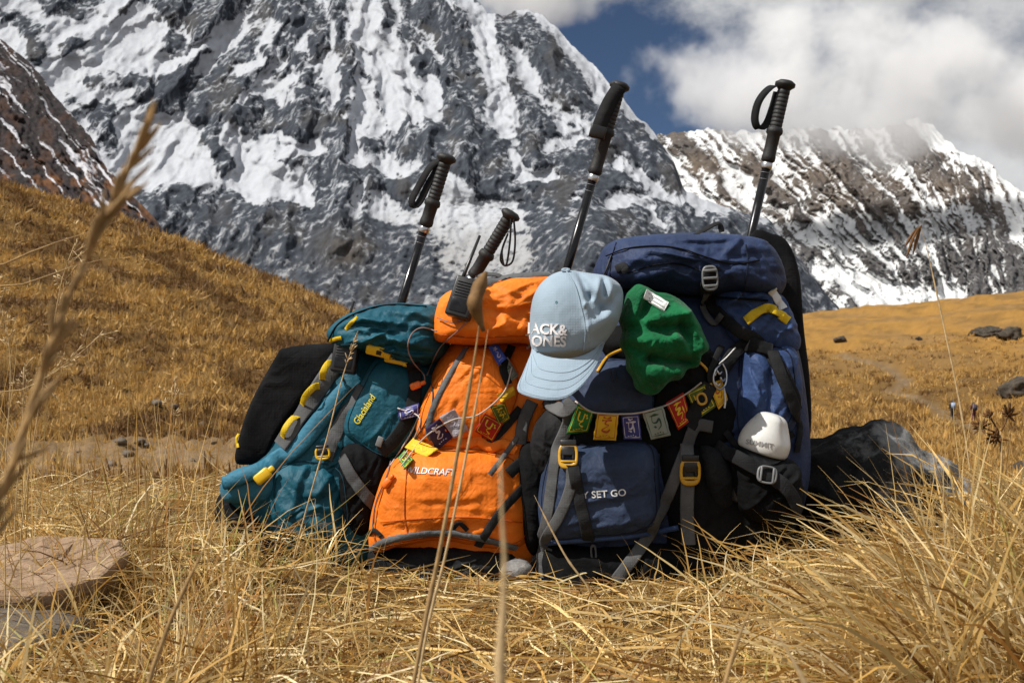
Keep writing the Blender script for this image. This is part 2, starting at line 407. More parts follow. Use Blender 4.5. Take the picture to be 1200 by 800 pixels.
def build_mountain(name, ridge, px0, px1, step, bottom, depth, relief, cover, mat, rows=240, jag=3., seed=0, far=900.):
    px = np.arange(px0, px1+step, step, dtype=float)
    rx, ry = zip(*ridge); rg = np.interp(px, rx, ry)
    rg = rg+jag*fbm(px/16, px*0+seed, 4, seed, .55)+jag*1.2*fbm(px/60, px*0+seed+9, 3, seed)
    t = np.linspace(0, 1, rows)
    PX, T = np.meshgrid(px, t); PY = bottom+(rg[None, :]-bottom)*T
    D = depth(PX, PY); Rl = relief(PX, PY)
    edge = sstep(1-T, 0, .06)
    Y = D-Rl*(.35+.65*edge)
    pos = P(PX, PY, Y)
    gu = np.gradient(pos, axis=1); gv = np.gradient(pos, axis=0)
    nrm = np.cross(gu, gv); nrm /= np.linalg.norm(nrm, axis=-1, keepdims=True)+1e-9
    if nrm[..., 1].mean() > 0: nrm = -nrm
    cov = np.clip(cover(PX, PY, nrm, Rl), 0, 1)
    # far side of the crest, falling away
    kb = 14
    bt = np.linspace(0, 1, kb+1)[1:]
    top = pos[-1]
    back = np.stack([top+np.stack([top[:, 0]*0, bt_*far+0*top[:, 0], -bt_*np.maximum(top[:, 2], 50)*.9], -1) for bt_ in bt])
    pos = np.concatenate([pos, back], 0); cov = np.concatenate([cov, np.repeat(cov[-1:], kb, 0)], 0)
    n, m = pos.shape[:2]; idx = np.arange(n*m).reshape(n, m)
    f = np.stack([idx[:-1, :-1], idx[:-1, 1:], idx[1:, 1:], idx[1:, :-1]], -1).reshape(-1, 4)
    o = new_obj(name, pos.reshape(-1, 3), f, mat, attr=cov.reshape(-1, 3)); tag(o, kind='structure'); return o

SNOW = (.43, .45, .49)
def lay(px, py, items):
    t = np.zeros_like(px)
    for (x0, y0, x1, y1, w, a) in items: t = t+a*np.minimum(1, 1.35*capsule(px, py, x0, y0, x1, y1, w))
    return t
# crags (negative) and snowfields (positive) of the big face
FACE = [
 (195, 8, 235, 30, 13, -1.2), (225, 8, 290, 12, 13, -1.), (225, 15, 240, 35, 9, -.8), (198, 45, 212, 55, 8, -1.2), (75, 55, 105, 62, 11, -.75), (42, 55, 48, 65, 6, -1),
 (0, 15, 35, 35, 10, -.6), (60, 0, 95, 15, 8, -.8), (105, 8, 112, 0, 8, -.6), (140, 85, 160, 92, 8, -.6), (105, 93, 130, 97, 7, -.6),
 (170, 105, 198, 128, 10, -1.3), (212, 110, 240, 112, 14, -1.4), (225, 125, 232, 135, 8, -1), (265, 120, 290, 140, 14, -1.2), (118, 138, 128, 158, 12, -1.4), (250, 155, 262, 190, 12, -1.4),
 (300, 100, 200, 90, 10, -.5), (330, 10, 365, 12, 14, -1.1), (395, 0, 408, 65, 8, -1.1), (345, 40, 325, 95, 9, -.7), (300, 45, 255, 85, 8, -.8), (375, 30, 372, 60, 8, -.8), (280, 60, 262, 78, 6, -.7), (350, 70, 360, 90, 7, -.7),
 (310, 135, 340, 150, 17, -1.3), (355, 135, 375, 155, 15, -1.3), (404, 85, 408, 118, 6, -1.2), (402, 120, 388, 150, 8, -1.1), (385, 155, 395, 180, 11, -1.1), (372, 195, 385, 240, 14, -1.2), (415, 195, 470, 215, 13, -1.1), (465, 225, 475, 238, 9, -.8),
 (445, 155, 470, 175, 12, -.8), (475, 150, 500, 178, 9, -.7), (505, 155, 520, 170, 8, -.8), (425, 165, 445, 175, 6, -.6),
 (500, 15, 530, 40, 15, -1.2), (535, 55, 545, 75, 11, -1.2), (538, 85, 558, 105, 13, -1.2), (520, 85, 527, 140, 6, -1), (545, 115, 560, 130, 12, -.7), (545, 165, 575, 190, 24, -1.5), (560, 205, 570, 215, 12, -1.2), (490, 70, 505, 80, 9, -.9), (460, 75, 470, 80, 7, -.8), (415, 50, 430, 58, 5, -.8), (450, 0, 455, 25, 6, -.6), (475, 30, 485, 55, 4, -.6), (440, 110, 455, 145, 3, -.7), (422, 75, 428, 100, 3, -.7), (478, 105, 490, 118, 5, -.7), (395, 150, 392, 165, 10, -.6),
 (585, 55, 600, 100, 12, -.6), (580, 20, 605, 45, 10, -.8), (610, 25, 640, 60, 13, -1.), (640, 70, 665, 110, 14, -.7), (620, 125, 630, 170, 12, -.8), (640, 145, 655, 165, 9, -.6), (665, 80, 700, 150, 10, -.5),
 (590, 215, 640, 230, 20, -1.3), (625, 185, 680, 190, 13, -1.2), (660, 205, 700, 215, 18, -1.2), (690, 175, 725, 205, 12, -.8), (720, 150, 770, 215, 16, -1.2), (735, 130, 790, 210, 10, -.8),
 (640, 250, 645, 320, 16, -1.4), (690, 270, 700, 330, 32, -1.3), (740, 255, 760, 300, 18, -1.2), (715, 215, 745, 217, 7, -1.2), (640, 285, 700, 300, 30, -.9),
 (790, 245, 830, 300, 18, -1.1), (800, 275, 960, 340, 26, -1.4), (850, 265, 900, 290, 16, -1.2), (930, 330, 985, 365, 20, -1.2), (760, 225, 800, 240, 8, -.6),
 (250, 250, 330, 262, 22, -.95), (300, 245, 380, 268, 14, -.7), (180, 235, 320, 300, 14, -.5), (210, 265, 480, 345, 30, -1.9), (300, 300, 480, 300, 28, -1.5), (230, 295, 520, 400, 40, -1.8), (430, 290, 470, 330, 22, -.8), (560, 330, 660, 335, 18, -.5), (520, 400, 800, 400, 40, -1.5),
 # snow
 (60, 90, 180, 30, 16, 1.), (60, 40, 120, 20, 10, .7), (180, 85, 290, 15, 6, 1.), (150, 70, 190, 70, 12, .8), (150, 150, 220, 150, 13, 1.), (170, 190, 240, 200, 20, .7), (270, 165, 300, 230, 16, 1.), (310, 210, 360, 230, 16, .9), (330, 165, 375, 170, 10, 1.), (150, 195, 250, 270, 10, .55), (290, 245, 350, 250, 6, .5),
 (420, 20, 470, 120, 20, .6), (430, 60, 510, 110, 16, .6), (570, 20, 590, 120, 11, .9), (575, 130, 590, 150, 9, .8), (410, 110, 440, 150, 14, .7), (412, 185, 470, 205, 6, .9), (300, 110, 380, 65, 5, .8), (270, 130, 350, 55, 3, .7),
 (610, 208, 650, 205, 9, 1.9), (640, 175, 660, 170, 10, 1.), (600, 185, 605, 195, 9, 1.), (650, 140, 655, 150, 7, .8), (530, 230, 640, 280, 26, .35), (500, 270, 620, 310, 24, .3), (630, 240, 645, 242, 6, 1.),
 (725, 190, 770, 220, 11, 1.3), (720, 235, 790, 235, 10, 1.), (760, 245, 785, 275, 6, 1.1), (800, 250, 830, 262, 8, 1.), (670, 230, 690, 232, 4, .9), (655, 250, 680, 252, 5, .9), (660, 50, 765, 155, 5, .9), (790, 235, 850, 245, 8, .8), (405, 265, 418, 310, 4, .8), (385, 255, 400, 280, 8, .6), (440, 330, 480, 355, 3, .5),
]
def face_warp(px, py):
    wx = px+7*fbm(px/26, py/26, 3, 71)+2.5*fbm(px/8, py/8, 2, 75); wy = py+7*fbm(px/26, py/26, 3, 81)+2.5*fbm(px/8, py/8, 2, 85); return wx, wy
def face_depth(px, py):
    f = np.clip((430-py)/580, -.1, 1.1)
    d = 2500+1900*f
    return d+120*np.sin(px/140)-(220*np.exp(-((px-690)/70)**2-((py-290)/60)**2))
def face_ribs(px, py):
    wx = px+9*fbm(px/40, py/40, 3, 301)+1.2*fbm(px/9, py/9, 3, 305); wy = py+9*fbm(px/40, py/40, 3, 311)
    th = np.arctan2(wx-430, wy+230); rho = np.hypot(wx-430, wy+230)
    a = ridged(th/.34+2.2, rho/420, 2, 320); b = ridged(th/.125+7, rho/210+th*2, 3, 330); c_ = ridged(th/.045, rho/95+th*5, 3, 340)
    cross = ridged((wx+1.1*wy)/30, (wy-.9*wx)/95, 3, 350)
    return a, b, c_, cross
def face_soft(px, py):      # glacier and scree, without ribs
    g = sstep(py, 212, 246)*sstep(px, 400, 490)*(1-sstep(px, 620, 690))
    return np.maximum(g, .7*sstep(py, 262+.10*(px-200), 300+.10*(px-200))*(1-sstep(px, 470, 560)))
def face_relief(px, py):
    wx, wy = face_warp(px, py); L = lay(wx, wy, FACE); a, b, c_, x_ = face_ribs(px, py)
    r = 120*a+44*b+20*c_+10*x_+4*ridged(px/7, py/9, 2, 29)
    r = r*(1-.35*sstep(L, .2, 1.))*(1-.6*face_soft(px, py))+8*fbm(px/6, py/4, 3, 61)*face_soft(px, py)
    return r+22*np.clip(-L, 0, 1.2)
def face_cover(px, py, n, rl):
    wx, wy = face_warp(px, py); L = lay(wx, wy, FACE); a, b, c_, x_ = face_ribs(px, py); soft = face_soft(px, py)
    tn = np.clip(L, -1.1, .9)
    ledge = ridged(px/60+.4*fbm(px/30, py/30, 2, 360), (wy+.35*wx)/9, 2, 361)
    S = .34-.50*(b-.40)-.26*(c_-.40)-.10*(x_-.4)+.14*(ledge-.4)+.16*fbm(wx/13, wy/13, 5, 51, .6)+.20*(n[..., 2]-.5)+.84*tn
    S = S-.50*sstep(py, 245, 305)*(1-sstep(px, 470, 560))-.04*sstep(py, 230, 300)
    gl = sstep(py, 205, 240)*sstep(px, 400, 500)*(1-sstep(px, 640, 700))    # dirty glacier ice
    S = S*(1-.8*gl)+.8*gl*(.36+.36*fbm(px/16, py/6, 4, 61)+.35*tn)
    dirt = np.clip(sstep(py, 215, 320)*.95+.25*fbm(px/30, py/20, 3, 63), 0, 1)*(1-.55*sstep(px, 680, 760))
    br = np.clip(.25*sstep(fbm(px/40, py/40, 3, 66), .1, .6)+.5*np.exp(-((px-400)/30)**2-((py-290)/25)**2), 0, 1)
    return np.stack([S, br, dirt], -1)
face_mat = mountain_material('snow_streaked_slate', (.024, .029, .038), (.064, .074, .092), (.10, .078, .055), SNOW, 1., fine=.85)
build_mountain('mountain', [(-320, 0), (-150, -60), (0, -100), (200, -150), (400, -120), (500, -50), (545, -10), (572, 14), (590, 18), (612, 12), (636, 20), (662, 42), (700, 82), (730, 115), (752, 142), (768, 158), (790, 190), (802, 222), (830, 236), (862, 246), (900, 256), (940, 305), (980, 360), (1010, 400), (1060, 428)],
    -320, 1060, 1.9, 432, face_depth, face_relief, face_cover, face_mat, rows=300, jag=3.2, seed=3)

# fluted range on the right
RNG = [
 (800, 165, 850, 215, 12, -.9), (880, 190, 935, 250, 12, -1.2), (930, 200, 960, 235, 14, -.9), (990, 190, 1055, 240, 24, -1.3), (960, 205, 990, 245, 13, -1.2), (1055, 160, 1090, 190, 15, -1.3), (1095, 200, 1110, 215, 10, -.9), (1130, 225, 1170, 245, 12, -.9), (1060, 180, 1110, 215, 10, -.9), (960, 300, 985, 325, 14, -1.), (1005, 270, 1015, 275, 10, -.9), (1075, 320, 1090, 330, 14, -1.2), (1110, 290, 1140, 335, 17, -1.2), (1160, 280, 1195, 330, 22, -1.2), (905, 250, 945, 300, 8, -.6), (1010, 300, 1050, 330, 10, -.6), (1140, 200, 1190, 230, 6, -.8),
 (960, 315, 1060, 350, 12, 1.6), (1030, 345, 1120, 345, 14, 1.8), (1060, 250, 1090, 300, 12, .7), (905, 225, 1000, 330, 6, 1.0), (935, 190, 1010, 290, 7, .9), (1060, 200, 1080, 240, 10, .6), (850, 190, 900, 240, 5, .9), (780, 180, 840, 235, 6, .8),
 (1080, 144, 1125, 176, 13, 1.8)]
def rng_warp(px, py): return px+5*fbm(px/24, py/24, 3, 171), py+5*fbm(px/24, py/24, 3, 181)
def rng_s(px, py): return px-(.92-.55*sstep(px, 1040, 1180))*(py-150)
def rng_depth(px, py): return 4300+2200*np.clip((400-py)/300, -.1, 1.2)-.8*(px-900)
def rng_ribs(px, py):
    wx, wy = rng_warp(px, py); wx = wx+1.6*fbm(px/7, py/7, 3, 401); s = rng_s(wx, wy)
    return ridged(s/40, wy/330, 2, 104), ridged(s/15+3, wy/150, 3, 114), ridged(s/6.5+3, wy/60, 2, 118), wx, wy, s
def rng_relief(px, py):
    a, b, c_, wx, wy, s = rng_ribs(px, py); L = lay(wx, wy, RNG)
    r = 150*a+75*b+26*c_+18*ridged(wx/10, wy/12, 3, 124)
    return r*(1-.4*sstep(L, .3, 1))+40*np.clip(-L, 0, 1.2)
def rng_cover(px, py, n, rl):
    a, b, c_, wx, wy, s = rng_ribs(px, py); L = lay(wx, wy, RNG)
    S = .26-.40*(a-.4)-.58*(b-.4)-.34*(c_-.4)+.16*fbm(wx/12, wy/12, 4, 151)+.30*np.clip(L, -1.2, 1.2)+.2*(n[..., 2]-.5)
    br = np.clip(.62-.75*sstep(py, 235, 300)+.4*fbm(px/30, py/30, 3, 166), 0, 1)
    dirt = np.clip(.10+.4*sstep(py, 348, 362), 0, 1)
    return np.stack([S, br, dirt], -1)
rng_mat = mountain_material('snow_fluted_brown_rock', (.045, .044, .047), (.11, .105, .105), (.138, .108, .084), (.68, .69, .70), .8, (44, 30), .7)
build_mountain('mountain_range', [(640, 190), (740, 172), (772, 156), (800, 156), (825, 150), (850, 152), (875, 158), (930, 150), (1000, 150), (1050, 150), (1075, 138), (1092, 146), (1110, 162), (1150, 190), (1200, 226), (1300, 290), (1500, 330)],
    640, 1500, 1.9, 432, rng_depth, rng_relief, rng_cover, rng_mat, rows=230, jag=6., seed=23)

# dark spur on the left
def spur_s(px, py): return px-.82*(py-50)
def spur_warp(px, py): return px+4*fbm(px/18, py/18, 3, 271), py+4*fbm(px/18, py/18, 3, 281)
def spur_depth(px, py): return 700+500*np.clip((330-py)/330, -.3, 1.2)
def spur_relief(px, py):
    wx, wy = spur_warp(px, py); s = spur_s(wx, wy)
    return 22*ridged(s/34, wy/170, 3, 204)+10*ridged(s/12, wy/60, 3, 214)+4*fbm(px/7, py/7, 3, 224)
def spur_cover(px, py, n, rl):
    wx, wy = spur_warp(px, py); s = spur_s(wx, wy)
    st = ridged(s/26+1.7, wy/190, 2, 241)
    S = -.12+1.05*(st-.35)+.5*(ridged(s/8, wy/120, 3, 252)-.35)+.30*fbm(s/5, wy/40, 3, 251)-.18*sstep(py, 200, 300)
    br = np.clip(.25*sstep(fbm(px/22, py/22, 3, 266), .0, .5)+.9*sstep(py, 170, 220)*sstep(fbm(px/18, py/16, 3, 268), -.1, .4), 0, 1)
    return np.stack([S, br, px*0+.1], -1)
spur_mat = mountain_material('dark_spur_rock', (.012, .0105, .012), (.040, .033, .034), (.13, .058, .024), (.50, .50, .54), 3., (42, 50), .5)
build_mountain('rocky_spur', [(-400, -160), (-100, -30), (0, 46), (25, 66), (45, 85), (62, 110), (85, 135), (110, 168), (128, 200), (150, 222), (180, 255), (215, 296), (260, 345), (300, 390)],
    -400, 300, 1.6, 420, spur_depth, spur_relief, spur_cover, spur_mat, rows=190, jag=2.6, seed=41, far=250.)
# ------------------------------------------------------------------ cloud wrapped round the fluted range
def cloud(px, py, Y, rx, ry, rz, seed, dens, label, lo=.46, hi=.72):
    b = bmesh.new(); bmesh.ops.create_icosphere(b, subdivisions=3, radius=1)
    V = np.array([v.co[:] for v in b.verts]); f = [[v.index for v in p.verts] for p in b.faces]; b.free()
    s = NT('cloud_vapour'); s.t.nodes.remove(s.b)
    co = s.coord('Object'); ln = s.n('ShaderNodeVectorMath', operation='LENGTH'); s.l(co, ln.inputs[0])
    mp = s.n('ShaderNodeMapping'); mp.inputs['Location'].default_value = (seed*1.7, seed*.9, seed*.4); mp.inputs['Scale'].default_value = (rx/600, ry/600, rz/600); s.l(co, mp.inputs['Vector'])
    n = s.noise(1.15, 9, .64, mp.outputs['Vector'])
    v = s.math('SUBTRACT', n, s.math('MULTIPLY', s.rng(ln.outputs['Value'], .45, 1.0), .40))
    d = s.math('MULTIPLY', s.rng(v, lo-.10, hi-.18), dens)
    vp = s.n('ShaderNodeVolumePrincipled'); vp.inputs['Color'].default_value = (.99, .99, .995, 1); vp.inputs['Anisotropy'].default_value = .0
    s.l(d, vp.inputs['Density']); s.l(vp.outputs[0], s.out.inputs['Volume'])
    c = Pv(px, py, Y)
    o = new_obj('cloud', V, f, s.m); o.location = c; o.scale = (rx, ry, rz); tag(o, label, 'cloud', kind='stuff')
    return o
cloud(990, 98, 4850, 1500, 330, 600, 3, .0062, 'white cloud bank hanging over the fluted mountain range')
cloud(1290, 140, 5000, 950, 330, 540, 8, .0062, 'white cloud drifting off the end of the fluted range')
cloud(640, -10, 6800, 1000, 320, 420, 5, .0035, 'grey cloud trailing off the high summit')
# ------------------------------------------------------------------ rocks
def rock_mat(name, a, b, lichen=(.01, .01, .01), lic=(.6, .7), sc_=6, west_shade=0.):
    s = NT(name); co = s.coord(); n = s.noise(sc_, 8, .7, co); n2 = s.noise(sc_*5, 6, .65, co); n3 = s.noise(sc_*.5, 7, .7, co)
    col = s.mix(s.rng(n, .3, .7), a, b); col = s.mix(s.rng(n2, .45, .7, 0, .5), col, tuple(v*.45 for v in a))
    if west_shade:
        sx = s.n('ShaderNodeSeparateXYZ'); s.l(co, sx.inputs[0]); n3 = s.math('SUBTRACT', n3, s.math('MULTIPLY', s.math('SUBTRACT', sx.outputs[0], .03), west_shade))  # lichen black thickened toward the left, painting in shade cast by the pack
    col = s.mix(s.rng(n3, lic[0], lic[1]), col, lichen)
    nm = s.bump(n, .8, .15/sc_); nm = s.bump(n2, .7, .03/sc_, nm)
    return s.fin(col, .9, nm, .2)
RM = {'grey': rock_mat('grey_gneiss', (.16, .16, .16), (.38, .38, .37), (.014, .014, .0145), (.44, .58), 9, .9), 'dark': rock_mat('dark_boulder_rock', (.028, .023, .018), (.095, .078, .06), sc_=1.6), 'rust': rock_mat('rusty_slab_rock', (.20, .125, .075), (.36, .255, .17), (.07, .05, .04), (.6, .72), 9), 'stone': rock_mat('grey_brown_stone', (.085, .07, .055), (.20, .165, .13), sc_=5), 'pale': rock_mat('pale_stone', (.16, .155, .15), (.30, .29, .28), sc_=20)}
def rock(name, c, size, seed, mat, label, cat, group=None, sub=4, rot=0., rough=.22, flat=.0, cuts=9, tilt=0.):
    bm = bmesh.new(); bmesh.ops.create_icosphere(bm, subdivisions=sub, radius=1)
    V = np.array([v.co[:] for v in bm.verts]); f = [[v.index for v in p.verts] for p in bm.faces]; bm.free()
    rs = np.random.RandomState(seed)
    for k in range(cuts):        # planar fractures
        d = rs.normal(size=3); d /= np.linalg.norm(d); h = rs.uniform(.55, .85)
        over = np.maximum(V@d-h, 0); V = V-over[:, None]*d*.92
    nrm = V/np.linalg.norm(V, axis=1, keepdims=True)
    nz = fbm(V[:, 0]*1.7+seed, V[:, 1]*1.7+V[:, 2]*1.3, 4, seed)+.5*fbm(V[:, 2]*4+seed, V[:, 0]*4-V[:, 1]*3, 3, seed+4)
    V = V+nrm*(rough*nz)[:, None]*.6
    V = V*np.array(size); ca, sa = math.cos(rot), math.sin(rot)
    V = V@np.array([[ca, sa, 0], [-sa, ca, 0], [0, 0, 1]])
    ct, st = math.cos(tilt), math.sin(tilt); V = V@np.array([[1, 0, 0], [0, ct, st], [0, -st, ct]])
    o = new_obj(name, V+np.array(c), f, mat, origin=c)
    if label: tag(o, label, cat, group)
    return o, V+np.array(c), f
# boulder beside the blue pack
ROCKS = []
c = P(1042, 598, 2.14); _, bv, bf = rock('boulder', (c[0], c[1], c[2]), (.265, .19, .205), 12, RM['grey'], 'grey rough boulder with black lichen and painted shade close beside the blue backpack', 'rock', sub=6, rot=.2, rough=.16, cuts=8)
def slab():
    top = np.array([P(*q) for q in [(-70, 655, 1.52), (84, 634, 1.56), (143, 640, 1.53), (150, 655, 1.47), (116, 683, 1.38), (64, 698, 1.33), (-70, 714, 1.30)]])
    n = len(top); ot = []
    for i in range(n):
        for t in np.linspace(0, 1, 12, endpoint=False): ot.append(top[i]*(1-t)+top[(i+1) % n]*t)
    ot = np.array(ot); m = len(ot); c = ot.mean(0); V = []; f = []
    ot = ot+np.stack([.004*fbm(ot[:, 0]*22, ot[:, 1]*22, 3, 5), .004*fbm(ot[:, 0]*22+5, ot[:, 1]*22, 3, 6), 0*ot[:, 0]], 1)
    ot[:, 2] += .010
    lev = [(.05, 0), (.3, 0), (.55, 0), (.8, 0), (.95, 0), (.99, -.002), (1., -.007), (.985, -.012), (.97, -.018), (.93, -.024), (.90, -.032), (.8, -.05)]
    for (k, dz) in lev:
        p = c+(ot-c)*k; nz = .0035*fbm(p[:, 0]*9, p[:, 1]*9, 4, 8)+.006*np.round(1.4*fbm(p[:, 0]*5, p[:, 1]*7, 2, 18)); p = p+np.stack([0*nz, 0*nz, nz+dz], 1); V.append(p)
    V = np.concatenate(V)
    for j in range(len(lev)-1):
        for i in range(m): f.append([j*m+i, j*m+(i+1) % m, (j+1)*m+(i+1) % m, (j+1)*m+i])
    f.append(list(range(m))[::-1])
    tag(new_obj('slab', V, f, RM['rust'], origin=c, smooth=False), 'flat rusty brown stone slab lying in the straw', 'rock')
slab()
c = P(20, 735, 1.25); rock('stone', (c[0]-.02, c[1], c[2]-.03), (.12, .1, .05), 17, RM['stone'], 'grey gritty rock underneath the rusty slab', 'rock', sub=4, rough=.15)
c = P(606, 668, 1.86); rock('stone', (c[0], c[1], c[2]), (.030, .03, .022), 8, RM['pale'], 'small pale round stone between the orange and blue backpacks', 'rock', sub=4, rough=.08, cuts=3)
for i, (px, py, w, h, lab) in enumerate([
    (1155, 388, 24, 9, 'long dark boulder on the golden slope, left of a blocky one'), (1184, 389, 20, 11, 'blocky dark boulder on the golden slope beside a long one'), (1192, 450, 26, 16, 'large dark boulder standing alone in the golden field'),
    (985, 397, 10, 5, 'low dark boulder below the pale far slope by the pack'), (1076, 396, 6, 3, 'tiny dark rock on the golden slope between bigger boulders')]):
    g = ground_hit(px, py+h*.7, 60); Y = g[1]; k = Y/F
    rock('boulder', g+np.array([0, 0, h*k*.35]), (w*k, w*k*.8, h*k), 30+i, RM['dark'], lab, 'rock', sub=4, rot=i, rough=.34, cuts=16)
for i, (px, py, Y, w, h, lab) in enumerate([(1185, 520, 11, 30, 20, 'dark mossy boulder in the gully behind the dried thistle'), (1150, 518, 14, 24, 14, 'brown rock on the gully bank near the hikers'), (1195, 560, 7.5, 40, 26, 'big brown boulder at the near edge of the gully'), (1120, 545, 12, 20, 10, 'low brown rock in the gully behind the boulder')]):
    k = Y/F; c = P(px, py, Y)
    g = zground(c[0:1], c[1:2])[0]
    rock('boulder', (c[0], c[1], g+h*k*.45), (w*k, w*k*.8, h*k), 60+i, RM['dark' if i != 1 else 'stone'], lab, 'rock', sub=5, rot=i*.8, rough=.3, cuts=16)
rs = np.random.RandomState(4)
spots = [(185, 475), (205, 478), (190, 560), (210, 558), (165, 520), (172, 522), (150, 535), (100, 505), (45, 515), (20, 500), (240, 500), (225, 540), (130, 545), (140, 520), (250, 520), (60, 540), (92, 530), (115, 560), (30, 545), (180, 585)]
for i, (px, py) in enumerate(spots):
    g = ground_hit(px, py, 3.5); k = g[1]/F; w = rs.uniform(4, 9)*k
    rock('stone', g+np.array([0, 0, w*.25]), (w, w*.8, w*.55), 90+i, RM['stone'], 'small grey brown stone lying on the bare trodden flat below the hillside', 'rock', 'stones on the bare flat', sub=2, rot=i)

# ------------------------------------------------------------------ dry grass
grass_m = NT('dry_straw'); _at = grass_m.n('ShaderNodeAttribute', attribute_name='col').outputs['Color']
grass_m.b.inputs['Subsurface Weight'].default_value = 0
grass_m.fin(_at, .62, None, .3)
def _tr():
    s = grass_m; t = s.n('ShaderNodeBsdfTranslucent'); s.l(_at, t.inputs['Color']); m = s.n('ShaderNodeMixShader'); m.inputs[0].default_value = .28
    s.l(s.b.outputs[0], m.inputs[1]); s.l(t.outputs[0], m.inputs[2]); s.l(m.outputs[0], s.out.inputs['Surface'])
_tr(); GM = grass_m.m
PAL = np.array([[.64, .425, .15], [.74, .545, .24], [.82, .67, .37], [.54, .32, .085], [.38, .185, .045], [.17, .08, .025], [.42, .37, .11], [.84, .71, .45]])
PW = np.array([.22, .18, .11, .18, .13, .10, .04, .04])
def ribbons(base, direc, length, width, curl, nseg, rs, droop, kink=None):
    """bent blades: base (n,3), direc (n,3) unit, gravity bends them by droop over their length"""
    n = len(base); d = direc.copy(); pts = [base.copy()]; p = base.copy()
    side0 = np.cross(d, rs.normal(size=(n, 3))); side0 /= np.linalg.norm(side0, axis=1, keepdims=True)+1e-9
    for k in range(nseg):
        d = d+np.array([0, 0, -1.])*(droop*(k+1)/nseg)[:, None]+curl*rs.normal(size=(n, 3))*.30+side0*curl[:, :]*.25
        d /= np.linalg.norm(d, axis=1, keepdims=True)+1e-9
        p = p+d*(length/nseg)[:, None]; pts.append(p.copy())
    pts = np.stack(pts, 1)
    tang = np.gradient(pts, axis=1)
    side = np.cross(tang, side0[:, None, :]+0*tang); side /= np.linalg.norm(side, axis=2, keepdims=True)+1e-9
    tap = np.array([1, 1.05, 1, .9, .75, .5, .12, .1, .1])[np.linspace(0, 6, nseg+1).round().astype(int)]
    w = width[:, None, None]*tap[None, :, None]*.5
    V = np.stack([pts-side*w, pts+side*w], 2)           # n, nseg+1, 2, 3
    idx = np.arange(n*(nseg+1)*2).reshape(n, nseg+1, 2)
    f = np.stack([idx[:, :-1, 0], idx[:, :-1, 1], idx[:, 1:, 1], idx[:, 1:, 0]], -1).reshape(-1, 4)
    return V.reshape(-1, 3), f, (nseg+1)*2
def under_pack(x, y):
    return (np.abs(x+.02) < .56) & (y > 1.79) & (y < 2.2)
